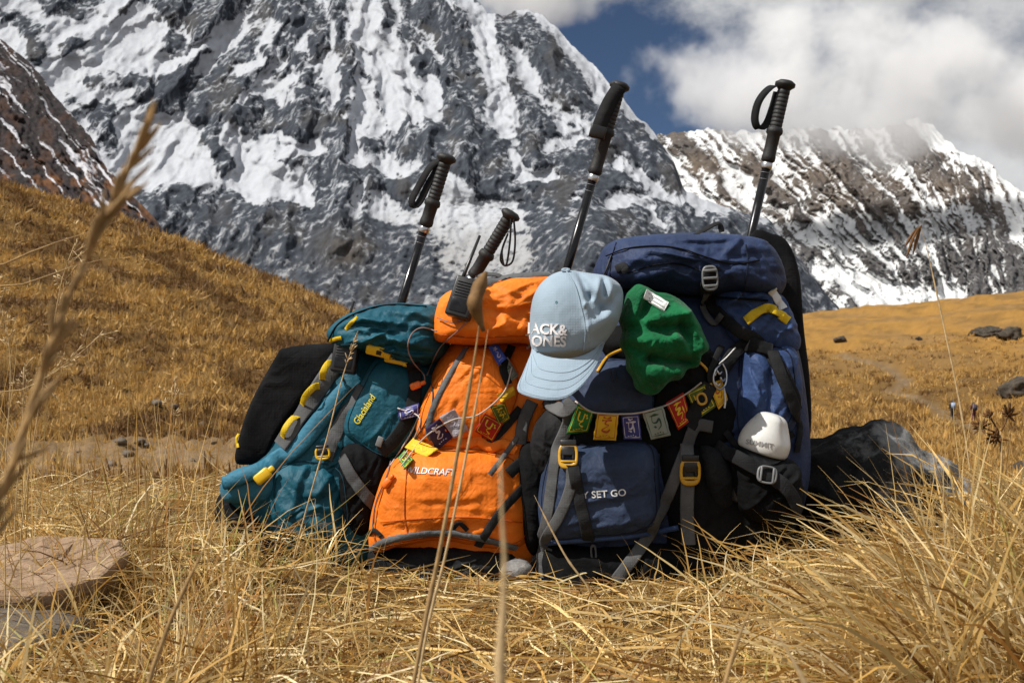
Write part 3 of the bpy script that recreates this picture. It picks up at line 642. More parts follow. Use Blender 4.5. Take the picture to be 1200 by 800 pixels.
def near_grass():
    rs = np.random.RandomState(7)
    B, D, L, W, CU, DR, COL = [], [], [], [], [], [], []
    def clump(x, y, n, spread, lmin, lmax, tilt, lean, pal=None, droop=(.05, .45), wmul=1.):
        bx = x+rs.normal(size=n)*spread; by = y+rs.normal(size=n)*spread
        ok = ~under_pack(bx, by); bx = bx[ok]; by = by[ok]; n = len(bx)
        if not n: return
        a = rs.uniform(0, 2*np.pi, n); t = np.abs(rs.normal(size=n))*tilt
        d = np.stack([np.sin(t)*np.cos(a)+lean[0], np.sin(t)*np.sin(a)+lean[1], np.cos(t)+0*t], -1); d /= np.linalg.norm(d, axis=1, keepdims=True)
        B.append(np.stack([bx, by, zground(bx, by)-.01], -1)); D.append(d)
        L.append(rs.uniform(lmin, lmax, n)); W.append((.0010+.0038*rs.rand(n)**2.2)*wmul); CU.append(rs.uniform(.1, .7, (n, 1))); DR.append(rs.uniform(*droop, n))
        ci = rs.choice(len(PAL), n, p=PW if pal is None else pal); base = PAL[ci]*rs.uniform(.7, 1.2, (n, 1))*rs.uniform(.72, 1.12)
        COL.append(base)
    # tussocks over the whole foreground
    GREENISH = np.array([.20, .2, .14, .1, .05, .03, .24, .04])
    N = 960
    for i in range(N):
        Y = math.exp(rs.uniform(math.log(.95), math.log(4.2))); px = rs.uniform(-120, 1320); x = (px-600)/F*Y
        front = Y < 1.75 and 300 < px < 860
        hmax = .20 if not front else .13
        if 380 < px < 820 and Y < 1.85: hmax = .085 if Y < 1.5 else .055
        if 430 < px < 790: hmax = .085 if Y < 1.4 else .045 if Y < 1.85 else hmax
        if px < 190 and Y < 1.62: hmax = .03 if Y > 1.15 else .06
        if px >= 820 and Y < 1.9: hmax = .13
        if 820 <= px < 1120 and Y < 1.7: hmax = .105
        if px < 330: hmax = .17 if Y < 1.7 else .12
        if Y > 2.1: hmax = .07 if px > 330 else .042
        if px > 860 and Y > 1.6: hmax = .06
        lean = (rs.normal()*.35, rs.normal()*.3)
        if fbm(np.array([x/.22]), np.array([Y/.22]), 2, 13)[0] < -.22 and Y < 2: continue
        tone = fbm(np.array([x/.5]), np.array([Y/.5]), 2, 3)[0]
        pal = GREENISH if tone > .25 and px < 650 else None
        clump(x, Y, rs.randint(30, 54), rs.uniform(.012, .05), hmax*.45, hmax*1.25, rs.uniform(.45, .95), lean, pal)
    # swept tussock on the right, lying to the left
    for i in range(80):
        Y = rs.uniform(1.05, 1.45); px = rs.uniform(1080, 1320); x = (px-600)/F*Y
        clump(x, Y, 44, .03, .14, .32, .35, (-.75+rs.normal()*.3, -.25), pal=np.array([.28, .26, .18, .12, .06, .02, .03, .05]), droop=(.12, .45), wmul=1.35)
    # thatch: lying straw
    n = 11000; Y = np.exp(rs.uniform(math.log(.9), math.log(4.5), n)); x = (rs.uniform(-150, 1350, n)-600)/F*Y
    ok = ~under_pack(x, Y); x = x[ok]; Y = Y[ok]; n = len(x)
    a = rs.uniform(0, 2*np.pi, n); el = rs.uniform(-.05, .35, n)*np.where((Y > 1.35) & (np.abs(x-.02) < .36), .3, 1)
    B.append(np.stack([x, Y, zground(x, Y)+rs.uniform(.002, .07, n)*np.where((Y > 1.4) & (np.abs(x-.02) < .36), .3, 1)], -1)); D.append(np.stack([np.cos(a)*np.cos(el), np.sin(a)*np.cos(el), np.sin(el)], -1))
    L.append(rs.uniform(.06, .22, n)); W.append(rs.uniform(.0012, .0032, n)); CU.append(rs.uniform(.1, .8, (n, 1))); DR.append(rs.uniform(0, .15, n))
    COL.append(PAL[rs.choice(len(PAL), n, p=PW)]*rs.uniform(.7, 1.15, (n, 1)))
    # sparse tall culms
    n = 300; Y = rs.uniform(1.3, 3.2, n); px = np.concatenate([rs.uniform(-60, 250, 220), rs.uniform(1060, 1250, 80)]); x = (px-600)/F*Y
    a = rs.uniform(0, 6.28, n); t = np.abs(rs.normal(size=n))*.28
    B.append(np.stack([x, Y, zground(x, Y)], -1)); D.append(np.stack([np.sin(t)*np.cos(a), np.sin(t)*np.sin(a), np.cos(t)], -1))
    L.append(rs.uniform(.18, .52, n)*np.where(rs.rand(n) < .6, .7, 1)*np.where(px > 900, .8, 1)); W.append(rs.uniform(.0013, .0024, n)); CU.append(rs.uniform(.05, .25, (n, 1))); DR.append(rs.uniform(0, .12, n))
    COL.append(PAL[rs.choice([0, 1, 3, 4], n)]*rs.uniform(.7, 1.1, (n, 1)))
    B, D, L, W, CU, DR, COL = [np.concatenate(q) for q in (B, D, L, W, CU, DR, COL)]
    V, f, k = ribbons(B, D, L, W, CU*.55, 6, rs, DR)
    gz = zground(V[:, 0], V[:, 1]); V[:, 2] = np.maximum(V[:, 2], gz+.001)
    col = np.repeat(COL, k, 0)
    o = new_obj('dry_grass', V, f, GM, smooth=False, attr=np.clip(col, 0, 1)); tag(o, 'tangled dry straw grass covering the ground around the packs', 'grass', kind='stuff')
near_grass()
def hill_grass():
    rs = np.random.RandomState(9); n = 66000
    Y = np.exp(rs.uniform(math.log(4.2), math.log(240), n)); px = np.where(rs.rand(n) < .8, rs.uniform(-60, 1260, n), rs.uniform(-420, 1620, n)); x = (px-600)/F*Y
    flat = (Y > 4.2) & (Y < 21) & (px < 420) & (rs.rand(n) < .95)
    keep = ~flat & ~((px > 440) & (px < 880) & (Y > 7) & (rs.rand(n) < .65)) & ~((px < 420) & (Y > 110)); x = x[keep]; Y = Y[keep]; n = len(x)
    far_ = path_dist(x, Y) > np.clip(Y/110, .6, 1.6); x = x[far_]; Y = Y[far_]; n = len(x)
    tone = fbm(x/5, Y/6, 4, 3)+.35*fbm(x/1.4, Y/1.6, 3, 8)
    nb = 7; sc_ = np.repeat(np.clip(.45+Y/32, .5, 3.2), nb)*np.repeat(rs.uniform(.7, 1.35, n), nb)
    bx = np.repeat(x, nb)+rs.normal(size=n*nb)*.055*sc_; by = np.repeat(Y, nb)+rs.normal(size=n*nb)*.055*sc_
    a = rs.uniform(0, 6.28, n*nb); t = np.abs(rs.normal(size=n*nb))*.85
    d = np.stack([np.sin(t)*np.cos(a), np.sin(t)*np.sin(a), np.cos(t)], -1)
    base = np.array([.46, .265, .070]); b2 = np.array([.15, .075, .024]); b3 = np.array([.62, .43, .18])
    w1 = rs.rand(n); tc = base+(b3-base)*(np.clip(w1-.5, 0, 1)*1.4)[:, None]; tc = tc+(b2-tc)*(np.clip(sstep(tone+.12*(x < 0), -.02, .36)*.92+.5*(w1 < .12), 0, 1))[:, None]
    col = np.repeat(np.clip(tc*rs.uniform(.75, 1.2, (n, 1)), 0, 1), nb, 0)
    V, f, k = ribbons(np.stack([bx, by, zground(bx, by)-.02], -1), d, rs.uniform(.12, .26, n*nb)*sc_, rs.uniform(.025, .055, n*nb)*sc_, np.full((n*nb, 1), .15), 1, rs, np.full(n*nb, .25))
    o = new_obj('hillside_grass', V, f, GM, smooth=False, attr=np.repeat(col, k, 0)); tag(o, 'golden tussock grass growing over the hillside and the far field', 'grass', kind='stuff')
hill_grass()

# ------------------------------------------------------------------ single stems
def tube(pts, rad, n=8, cap=True):
    pts = np.asarray(pts, float); m = len(pts); rad = np.broadcast_to(np.asarray(rad, float), (m,))
    T = np.gradient(pts, axis=0); T /= np.linalg.norm(T, axis=1, keepdims=True)+1e-12
    up = np.array([0, 0, 1.]) if abs(T[0, 2]) < .9 else np.array([1., 0, 0])
    V = []; u = np.cross(T[0], up); u /= np.linalg.norm(u)
    for i in range(m):
        u = u-T[i]*(u@T[i]); u /= np.linalg.norm(u)+1e-12; v = np.cross(T[i], u)
        for k in range(n):
            a = 2*math.pi*k/n; V.append(pts[i]+rad[i]*(math.cos(a)*u+math.sin(a)*v))
    f = [[i*n+k, i*n+(k+1) % n, (i+1)*n+(k+1) % n, (i+1)*n+k] for i in range(m-1) for k in range(n)]
    if cap: f.append(list(range(n))[::-1]); f.append([(m-1)*n+k for k in range(n)])
    return np.array(V), f
def merge(parts):
    V = []; F_ = []; o = 0
    for v, f in parts:
        V.append(np.asarray(v, float)); F_ += [[i+o for i in q] for q in f]; o += len(v)
    return np.concatenate(V), F_
def straw(name, c, b=.2):
    s = NT(name); n = s.noise(120, 4, .6, s.coord()); return s.fin(s.mix(s.rng(n, .3, .7), tuple(v*.6 for v in c), c), .7, s.bump(n, .3, .001), .2)
SM = {'pale': straw('pale_straw_stem', (.62, .45, .24)), 'gold': straw('golden_straw_stem', (.55, .34, .10)), 'brown': straw('brown_seed_head', (.16, .075, .025)), 'pod': straw('dry_pod', (.22, .125, .05)), 'mid': straw('tan_stem', (.42, .27, .12))}
def to_ground(pts):
    """carry the stem on down to the turf, where it is rooted"""
    last = pts[-1]; x, y = last[0], last[1]; g = float(zground(np.array([x]), np.array([y]))[0])
    if last[2] > g: pts = np.concatenate([pts, [[x, y, (last[2]+g)/2], [x, y, g-.01]]])
    return pts
def stem(name, path, Y, r, mat, label, cat='grass stem', head=None, group=None, n=26):
    pts = np.array([P(px, py, Y if not isinstance(Y, (list, tuple)) else Y[i]) for i, (px, py) in enumerate(path)])
    pts = catmull(to_ground(pts), n)
    e = empty(name, tuple(pts[-1]), label, cat, group)
    rad = np.linspace(r*.8, r, n)*np.clip(np.linspace(.12, 4, n), 0, 1)*(1+.35*np.exp(-((np.arange(n) % 9-4)/.8)**2)); new_obj('stalk', *tube(pts, rad, 7), SM[mat], e)
    if head:
        parts = []; rs = np.random.RandomState(len(label)); hm, ln, cnt, sp, rr, spr = head   # material, length along stem (fraction), count, spike size, spike radius
        for k in range(cnt):
            i = rs.uniform(0, ln)*(n-1); a = pts[int(i)]+(pts[min(int(i)+1, n-1)]-pts[int(i)])*(i % 1)
            tdir = pts[0]-pts[3]; tdir /= np.linalg.norm(tdir)
            d = tdir*rs.uniform(.4, 1.1)+rs.normal(size=3)*spr; d /= np.linalg.norm(d)
            s_ = sp*rs.uniform(.6, 1.2)
            parts.append(tube(np.array([a, a+d*s_*.35, a+d*s_*.75, a+d*s_]), [rr*.4, rr, rr*.8, rr*.15], 5))
        new_obj('seed_head', *merge(parts), SM[hm], e)
    return e
stem('tall_grass_stem', [(166, 172), (138, 225), (108, 285), (75, 360), (45, 450), (15, 545), (-15, 640)], .34, .0017, 'mid', 'thick tan grass stalk rising past the snowy spur, bushy towards its tip', head=('mid', .30, 60, .016, .0010, .13))
stem('tall_grass_stem', [(566, 345), (556, 420), (538, 520), (518, 630), (492, 760), (478, 850)], .80, .0019, 'mid', 'slim tan stalk with a brown pod standing before the orange backpack')
e_ = [o for o in C.objects if o.get('label', '').startswith('slim tan')][0]
new_obj('pod', *tube(catmull([P(570, 318, .8), P(562, 335, .8), P(556, 355, .795), P(562, 375, .8), P(567, 388, .8)], 14), [.0012, .003, .005, .0062, .006, .0054, .0058, .0064, .006, .005, .004, .003, .002, .0016], 9), SM['pod'], e_)
stem('tall_grass_stem', [(572, 385), (562, 450), (545, 540), (522, 650), (500, 740), (484, 850)], .84, .0013, 'pale', 'thin pale stalk beside the brown podded stalk at the orange backpack')
stem('tall_grass_stem', [(586, 535), (588, 600), (592, 680), (586, 760), (588, 860)], .30, .0021, 'pale', 'stout pale straw stub before the gap of the orange and blue packs')
stem('tall_grass_stem', [(1078, 264), (1086, 290), (1098, 345), (1112, 410), (1126, 480), (1138, 560), (1146, 640)], 1.65, .0016, 'pale', 'long bare pale culm with a nodding dark seed tuft above the boulder')
e_ = [o for o in C.objects if o.get('label', '').startswith('long bare')][0]
_p = []
for k, (dx, dy) in enumerate([(-14, 26), (-10, 34), (-18, 38), (-20, 26), (-6, 22), (-16, 32)]):
    a = P(1080, 264, 1.65); b = P(1080+dx*.5, 264+dy*.35, 1.65+.004*k); c2 = P(1080+dx, 264+dy, 1.65+.006*(k-2)); _p.append(tube(catmull([a, b, c2], 8), [.0008, .0012, .0018, .002, .0024, .0024, .0018, .0004], 5))
new_obj('seed_tuft', *merge(_p), SM['brown'], e_)
# dried thistle
e = empty('dried_thistle', tuple(gpt(1168, 1.75)), 'dried brown thistle with ragged flower heads above the swept straw', 'plant')
new_obj('stalk', *tube(to_ground(np.array([P(1172, 505, 1.75), P(1174, 540, 1.75), P(1168, 600, 1.75), P(1164, 650, 1.75)])), [.0022, .0026, .003, .0032, .0034, .0034][:len(to_ground(np.array([P(1172, 505, 1.75), P(1174, 540, 1.75), P(1168, 600, 1.75), P(1164, 650, 1.75)])))], 7), SM['mid'], e)
rs = np.random.RandomState(3)
for (px, py, s_) in [(1150, 500, .9), (1182, 487, 1.), (1168, 512, .8), (1160, 488, .6)]:
    parts = []; c0 = P(px, py, 1.75); a0 = P(1172, 508, 1.75)
    parts.append(tube(np.array([a0, (a0+c0)/2, c0]), .0016, 5))
    for k in range(26):
        d = (c0-a0)/(np.linalg.norm(c0-a0)+1e-6)*.7+rs.normal(size=3)*.6; d /= np.linalg.norm(d); l = .024*s_*rs.uniform(.6, 1.2)
        parts.append(tube(np.array([c0, c0+d*l*.5, c0+d*l]), [.0018, .0026, .0004], 5))
    new_obj('flower_head', *merge(parts), SM['brown'], e)
# feathery panicles at the left
def panicle(path, Y, label, r=.0010, sub=16, size=.03, group=None):
    pts = catmull(to_ground(np.array([P(px, py, Y) for px, py in path])), 24)
    e = empty('feathery_stem', tuple(pts[-1]), label, 'grass stem', group)
    new_obj('stalk', *tube(pts, np.linspace(r*.5, r, 24), 6), SM['pale'], e)
    rs = np.random.RandomState(int(path[0][0])+7); parts = []
    td = pts[0]-pts[2]; td /= np.linalg.norm(td)
    for k in range(sub):
        a = pts[0]+(pts[4]-pts[0])*rs.rand(); d = td*.8+rs.normal(size=3)*.5; d /= np.linalg.norm(d); l = size*rs.uniform(.4, 1)
        q = a+d*l; parts.append(tube(np.array([a, a+d*l*.6, q]), .00035, 4))
        for j in range(3):
            b = q-d*l*rs.uniform(0, .4); dd = d+rs.normal(size=3)*.4; dd /= np.linalg.norm(dd); parts.append(tube(np.array([b, b+dd*.004, b+dd*.008]), [.0004, .0011, .0002], 5))
    new_obj('seed_head', *merge(parts), SM['pale'], e)
panicle([(88, 285), (72, 330), (60, 400), (42, 500), (25, 620)], 1.35, 'pale feathery grass head rising over the dark hillside patches')
panicle([(118, 392), (80, 425), (30, 455), (-40, 480)], 1.25, 'pale feathery grass head leaning in low over the bare flat')
panicle([(28, 430), (26, 500), (18, 600)], 1.5, 'short pale feathery grass head beside the rusty slab', size=.022)
panicle([(205, 452), (196, 520), (178, 620)], 1.6, 'pale feathery grass head swaying over the bare flat by the teal pack', size=.022)
panicle([(-5, 330), (12, 420), (6, 560)], 1.3, 'tall pale feathery grass head next to the thick tan stalk', size=.026)
stem('bent_grass_stem', [(160, 250), (110, 270), (55, 288), (0, 312), (-60, 345)], .95, .0012, 'mid', 'bare brown stem leaning in above the hillside crest')
stem('bent_grass_stem', [(178, 302), (150, 302), (100, 308), (40, 330), (-50, 372)], 1.0, .0010, 'mid', 'bare brown stem arching in low across the dark hillside patches')
for i, (path, lab) in enumerate([([(160, 465), (161, 540), (163, 640)], 'upright pale culm on the bare flat left of the teal pack'), ([(38, 470), (34, 540), (30, 640)], 'upright pale culm over the rusty slab'), ([(268, 415), (330, 330 + 240), (345, 640)], None)][:2]):
    stem('tall_grass_stem', path, 1.7, .0012, 'gold', lab)
stem('tall_grass_stem', [(418, 392), (402, 440), (384, 510), (365, 575), (345, 650)], 1.62, .0013, 'pale', 'slender golden culm slanting across the teal backpack', head=('pale', .12, 24, .012, .0011, .3))
stem('tall_grass_stem', [(626, 580), (645, 618), (665, 655), (690, 690)], 1.5, .0017, 'pale', 'short pale straw slanting across the blue pack straps')
stem('tall_grass_stem', [(890, 690), (868, 740), (850, 800), (845, 850)], .62, .0018, 'mid', 'short tan stub low in the straw before the blue pack')
stem('tall_grass_stem', [(900, 728), (922, 760), (945, 805), (960, 850)], .58, .0022, 'pale', 'short pale stub low in the straw leaning toward the boulder')
stem('tall_grass_stem', [(262, 600), (228, 665), (195, 740), (170, 830)], .62, .0017, 'mid', 'tan stub slanting up out of the straw below the teal pack')

# ------------------------------------------------------------------ two hikers on the far trail
def hiker(px, py, label, jacket, pack_c, seed):
    g = ground_hit(px, py, 60); h = 1.72
    e = empty('person', tuple(g), label, 'person', None)
    J = [(0, 0, .92), (0, 0, 1.18), (0, .02, 1.42), (0, .03, 1.52), (0, .04, 1.62), (.10, 0, .88), (.12, .16, .48), (.12, .12, .08), (.12, .24, .03), (-.10, 0, .88), (-.12, -.06, .48), (-.12, -.22, .10), (-.12, -.12, .03), (.19, 0, 1.40), (.25, -.05, 1.12), (.23, .14, .92), (-.19, 0, 1.40), (-.25, .06, 1.12), (-.23, .22, .96)]
    E = [(0, 1), (1, 2), (2, 3), (3, 4), (0, 5), (5, 6), (6, 7), (7, 8), (0, 9), (9, 10), (10, 11), (11, 12), (2, 13), (13, 14), (14, 15), (2, 16), (16, 17), (17, 18)]
    Rd = [.17, .16, .17, .065, .10, .11, .08, .055, .05, .11, .08, .055, .05, .075, .055, .04, .075, .055, .04]
    me = bpy.data.meshes.new('body'); me.from_pydata(J, E, []); o = bpy.data.objects.new('body', me); C.objects.link(o); o.parent = e
    o.modifiers.new('skin', 'SKIN')
    for i, r_ in enumerate(Rd): me.skin_vertices[0].data[i].radius = (r_, r_); me.skin_vertices[0].data[i].use_root = (i == 0)
    ss = o.modifiers.new('sub', 'SUBSURF'); ss.levels = 1; ss.render_levels = 1
    me.materials.append(fabric('hiker_clothes_%d' % seed, jacket, .8)); LOC[o.name] = LOC[e.name]
    b = bmesh.new(); bmesh.ops.create_cube(b, size=1); bmesh.ops.bevel(b, geom=b.edges[:], offset=.12, segments=3, affect='EDGES')
    V = np.array([v.co[:] for v in b.verts])*np.array([.36, .26, .55])+np.array([0, -.24, 1.28])+g; f = [[v.index for v in p.verts] for p in b.faces]; b.free()
    new_obj('rucksack', V, f, fabric('hiker_pack_%d' % seed, pack_c, .8), e)
    b = bmesh.new(); bmesh.ops.create_icosphere(b, subdivisions=3, radius=1); V = np.array([v.co[:] for v in b.verts])*np.array([.115, .13, .11])+np.array([0, .03, 1.68])+g; f = [[v.index for v in p.verts] for p in b.faces]; b.free()
    new_obj('hat', V, f, fabric('hiker_hat_%d' % seed, (.05, .05, .06), .9), e)
    return e
hiker(1116, 491, 'hiker in dark clothes with a pale blue pack on the trail', (.02, .022, .03), (.35, .42, .55), 1)
hiker(1141, 494, 'hiker in maroon clothes with a dark pack following on the trail', (.10, .03, .04), (.06, .05, .07), 2)
# ------------------------------------------------------------------ soft goods toolkit
TREES = []
EYE = Vector((0, 0, CZ))
def add_tree(V, f): TREES.append(BVHTree.FromPolygons([tuple(v) for v in V], [tuple(int(i) for i in q) for q in f]))
def hit(px, py, default=None):
    d = (Pv(px, py, 1.)-EYE).normalized(); best = None
    for t in TREES:
        h = t.ray_cast(EYE, d)
        if h[0] is not None and (best is None or h[3] < best[2]): best = (h[0], h[1], h[3])
    if best is None: return None
    n = best[1] if best[1].dot(d) < 0 else -best[1]
    return np.array(best[0]), np.array(n)
def crease(x, z, amp, scale, sx=1., sz=1., seed=0, ang=0.):
    if amp == 0: return 0*x
    ca, sa = math.cos(ang), math.sin(ang); u = (x*ca+z*sa)*sx/scale; v = (-x*sa+z*ca)*sz/scale
    u2 = u+.5*fbm(u*.7, v*.7, 2, seed+50); v2 = v+.5*fbm(u*.7+9, v*.7, 2, seed+60)
    c = 1-np.abs(perlin(u2, v2, seed))*2.4; c2 = 1-np.abs(perlin(u2*2.3+5, v2*2.3, seed+7))*2.4
    c3 = 1-np.abs(perlin(u2*4.7+8, v2*4.1, seed+13))*2.4
    return 1.55*amp*(np.clip(c, -1, 1)**3*.75+np.clip(c2, -1, 1)*.32+np.clip(c3, -1, 1)*.13+.5*fbm(u*.5, v*.5, 2, seed+3))
def inflate(name, outline, Y, front, back, mat, parent, a=3.2, b=2.0, n=110, rings=26, wr=None, folds=(), seed=0, lean=0., label=None, solid=True, center=None, tiltx=0., origin=None, crump=None):
    """a stuffed cloth volume: outline in the front plane at depth Y, rounded out to the front and the back"""
    pts = catmull(outline, n, True)
    c = pts.mean(0) if center is None else np.array(center, float)
    k = np.arange(rings+1)/rings; r = 1-k**1.55
    folds = list(folds)
    if crump:      # a scatter of pulled creases: count, depth, main direction in degrees
        rs_ = np.random.RandomState(seed+500); lo, hi = pts.min(0), pts.max(0)
        for q in range(crump[0]):
            p0 = lo+(hi-lo)*rs_.uniform(.08, .92, 2); an = math.radians(crump[2]+rs_.normal()*24); l_ = rs_.uniform(.10, .36)*max(hi-lo); w_ = rs_.uniform(1.8, 4.2); am_ = crump[1]*rs_.uniform(.5, 1.2)
            dx_, dy_ = math.cos(an)*l_, -math.sin(an)*l_; nx_, ny_ = -dy_/l_*w_*1.5, dx_/l_*w_*1.5
            folds += [(p0[0], p0[1], p0[0]+dx_, p0[1]+dy_, w_, am_), (p0[0]+nx_, p0[1]+ny_, p0[0]+dx_+nx_, p0[1]+dy_+ny_, w_, -am_*.8)]
    def side(sgn, thick, detail):
        rows = []
        for q in r[:-1] if True else r:
            p = c+(pts-c)*q; rows.append(p)
        p = np.concatenate(rows+[c[None]]); rr = np.concatenate([np.repeat(r[:-1], n), [0.]])
        h = np.clip(1-rr**a, 0, 1)**(1/b)
        y = Y+lean*(c[1]-p[:, 1])/F*Y+tiltx*(p[:, 0]-c[0])/F*Y+sgn*thick*h
        x = (p[:, 0]-600)/F*Y; z = CZ+(HY-p[:, 1])/F*Y
        if detail:
            d = 0*x
            if wr: d = d+crease(x, z, wr[0], wr[1], *(wr[2:4] if len(wr) > 3 else (1, 1)), seed=seed, ang=wr[4] if len(wr) > 4 else 0.)
            for (x0, y0, x1, y1, w, am) in folds: d = d+am*capsule(p[:, 0], p[:, 1], x0, y0, x1, y1, w)
            y = y+sgn*d*np.clip(h*1.6, 0, 1)
        return np.stack([x, y, z], -1)
    A = side(-1, front, True); Bk = side(1, back, bool(wr))
    A[:, 0] += 0; nA = len(A); V = np.concatenate([A, Bk[n:]])          # share the rim
    f = []
    def idxA(i, j): return i*n+j % n
    def idxB(i, j): return j % n if i == 0 else nA+(i-1)*n+j % n
    for i in range(rings-1):
        for j in range(n):
            f.append([idxA(i, j), idxA(i, j+1), idxA(i+1, j+1), idxA(i+1, j)])
            f.append([idxB(i, j), idxB(i+1, j), idxB(i+1, j+1), idxB(i, j+1)])
    for j in range(n):
        f.append([idxA(rings-1, j), idxA(rings-1, j+1), nA-1]); f.append([idxB(rings-1, j+1), idxB(rings-1, j), len(V)-1])
    # perspective: keep the outline true for the piece's own depth (x,z already at Y)
    o = new_obj(name, V, f, mat, parent, origin=origin)
    if solid: add_tree(V, f)
    if label: o['label'] = label
    return o
def seam(outline, parent, mat, k=.90, r=.0011, span=(0., 1.), n=70):
    p = catmull(outline, 120, True); c_ = p.mean(0); p = c_+(p-c_)*k; i0, i1 = int(span[0]*119), int(span[1]*119); q = p[i0:i1+1:3]
    return cordline('seam', [tuple(v) for v in q], r, mat, parent, -.0006, n=n)
def drape(path, lift=.003, n=40, smooth=2, fall=None):
    """follow the soft surfaces along a path; path points (px,py[,extra lift])"""
    p = np.array([(q[0], q[1], q[2] if len(q) > 2 else 0.) for q in path], float); p = catmull(p, n)
    Ys = []; N = []
    for px, py, ex in p:
        h = hit(px, py)
        if h is None: Ys.append(np.nan); N.append((np.nan,)*3)
        else: Ys.append(h[0][1]); N.append(h[1])
    Ys = np.array(Ys); N = np.array(N); ok = ~np.isnan(Ys)
    if not ok.any(): Ys[:] = fall or 1.85; N[:] = (0, -1, 0)
    else:
        i = np.arange(n); Ys = np.interp(i, i[ok], Ys[ok]); N = np.stack([np.interp(i, i[ok], N[ok, k]) for k in range(3)], 1)
    for _ in range(smooth):
        q = np.pad(Ys, 1, mode='edge'); mn = np.minimum(np.minimum(q[:-2], q[2:]), q[1:-1]); Ys = .5*mn+.5*(q[:-2]+q[2:]+q[1:-1])/3
        M_ = np.pad(N, ((1, 1), (0, 0)), mode='edge'); N = (M_[:-2]+M_[2:]+M_[1:-1])/3
    N = N+np.array([0, -.6, 0]); N /= np.linalg.norm(N, axis=1, keepdims=True)
    Y = Ys-lift-p[:, 2]
    pos = np.stack([(p[:, 0]-600)/F*Y, Y, CZ+(HY-p[:, 1])/F*Y], 1)
    return pos, N
def strap(name, path, width, mat, parent, lift=.003, thick=.0022, n=None, twist=None, solid=False, label=None, origin=None, taper=None):
    n = n or max(14, len(path)*9)
    pos, N = drape(path, lift, n)
    T = np.gradient(pos, axis=0); T /= np.linalg.norm(T, axis=1, keepdims=True)+1e-9
    S = np.cross(T, N); S /= np.linalg.norm(S, axis=1, keepdims=True)+1e-9; Nn = np.cross(S, T)
    if twist is not None:
        tw = np.interp(np.linspace(0, 1, n), np.linspace(0, 1, len(twist)), twist)[:, None]; S2 = S*np.cos(tw)+Nn*np.sin(tw); Nn = np.cross(S2, T); S = S2
    w = np.full(n, width*.5) if taper is None else width*.5*np.interp(np.linspace(0, 1, n), np.linspace(0, 1, len(taper)), taper)
    Nn = Nn*np.sign(np.sum(Nn*N, 1))[:, None]
    V = []; cs = [(-1, 0), (-.8, .9), (0, 1.1), (.8, .9), (1, 0), (.8, -.9), (0, -1), (-.8, -.9)]
    for i in range(n):
        for (s_, t_) in cs: V.append(pos[i]+S[i]*w[i]*s_+Nn[i]*thick*.5*t_)
    m = 8; f = [[i*m+k, i*m+(k+1) % m, (i+1)*m+(k+1) % m, (i+1)*m+k] for i in range(n-1) for k in range(m)]
    f.append(list(range(m))); f.append([(n-1)*m+k for k in range(m)][::-1])
    o = new_obj(name, V, f, mat, parent, smooth=True, origin=origin)
    if solid: add_tree(np.array(V), f)
    if label: o['label'] = label
    return o
def cordline(name, path, rad, mat, parent, lift=.002, n=None, origin=None):
    n = n or max(16, len(path)*8); pos, N = drape(path, lift+rad, n)
    return new_obj(name, *tube(pos, rad, 7), mat, parent, origin=origin)
def frame_at(px, py, ang, lift=.003, flat=.6):
    h = hit(px, py); 
    if h is None: h = (P(px, py, 1.85), np.array([0, -1., 0]))
    o, nn = h; nn = nn*(1-flat)+np.array([0, -1., 0])*flat; nn /= np.linalg.norm(nn)
    up = np.array([0, 0, 1.]); up = up-nn*(up@nn); up /= np.linalg.norm(up); rt = np.cross(up, nn); rt = rt if rt[0] > 0 else -rt
    a = math.radians(ang); u = rt*math.cos(a)+up*math.sin(a); v = -rt*math.sin(a)+up*math.cos(a)
    o = o+nn*lift
    return lambda L: np.asarray(L, float)@np.stack([u, v, nn])+o
def rbox(c, s, r=.0015, seg=2):
    b = bmesh.new(); bmesh.ops.create_cube(b, size=1)
    for v in b.verts: v.co = Vector((v.co.x*s[0]+c[0], v.co.y*s[1]+c[1], v.co.z*s[2]+c[2]))
    bmesh.ops.bevel(b, geom=b.edges[:], offset=min(r, min(s)*.45), segments=seg, affect='EDGES', profile=.5)
    V = np.array([v.co[:] for v in b.verts]); f = [[v.index for v in p.verts] for p in b.faces]; b.free(); return V, f
def ring(outer, inner, th, n=28, sq=3.):
    """flat rounded frame, superelliptic"""
    V = []; f = []
    for k in range(n):
        t = 2*math.pi*k/n; ct, st = math.cos(t), math.sin(t); x = abs(ct)**(2/sq)*math.copysign(1, ct); y = abs(st)**(2/sq)*math.copysign(1, st)
        for (a, z) in ((outer, th*.2), (outer, th*.8), ((outer[0]*.93, outer[1]*.93), th), ((inner[0]*1.07, inner[1]*1.07), th), (inner, th*.8), (inner, th*.2)): V.append([x*a[0]*.5, y*a[1]*.5, z])
    for k in range(n):
        for j in range(6): f.append([k*6+j, k*6+(j+1) % 6, ((k+1) % n)*6+(j+1) % 6, ((k+1) % n)*6+j])
    return np.array(V), f
def buckle(px, py, ang, w, h, m1, m2, parent, label=None, lift=.004):
    fr = frame_at(px, py, ang, lift)
    v, f = ring((w, h), (w*.72, h*.62), .006); o = new_obj('buckle', fr(v), f, m1, parent)
    v, f = merge([rbox((0, h*.18, .004), (w*.62, h*.34, .007)), rbox((0, h*.5, .004), (w*.8, h*.22, .008)), rbox((w*.26, h*.1, .004), (w*.12, h*.5, .006)), rbox((-w*.26, h*.1, .004), (w*.12, h*.5, .006))])
    new_obj('buckle_tongue', fr(v), f, m2, o)
    v, f = rbox((0, -h*.22, .0045), (w*.74, h*.09, .005)); new_obj('buckle_bar', fr(v), f, m1, o)
    if label: o['label'] = label
    return o
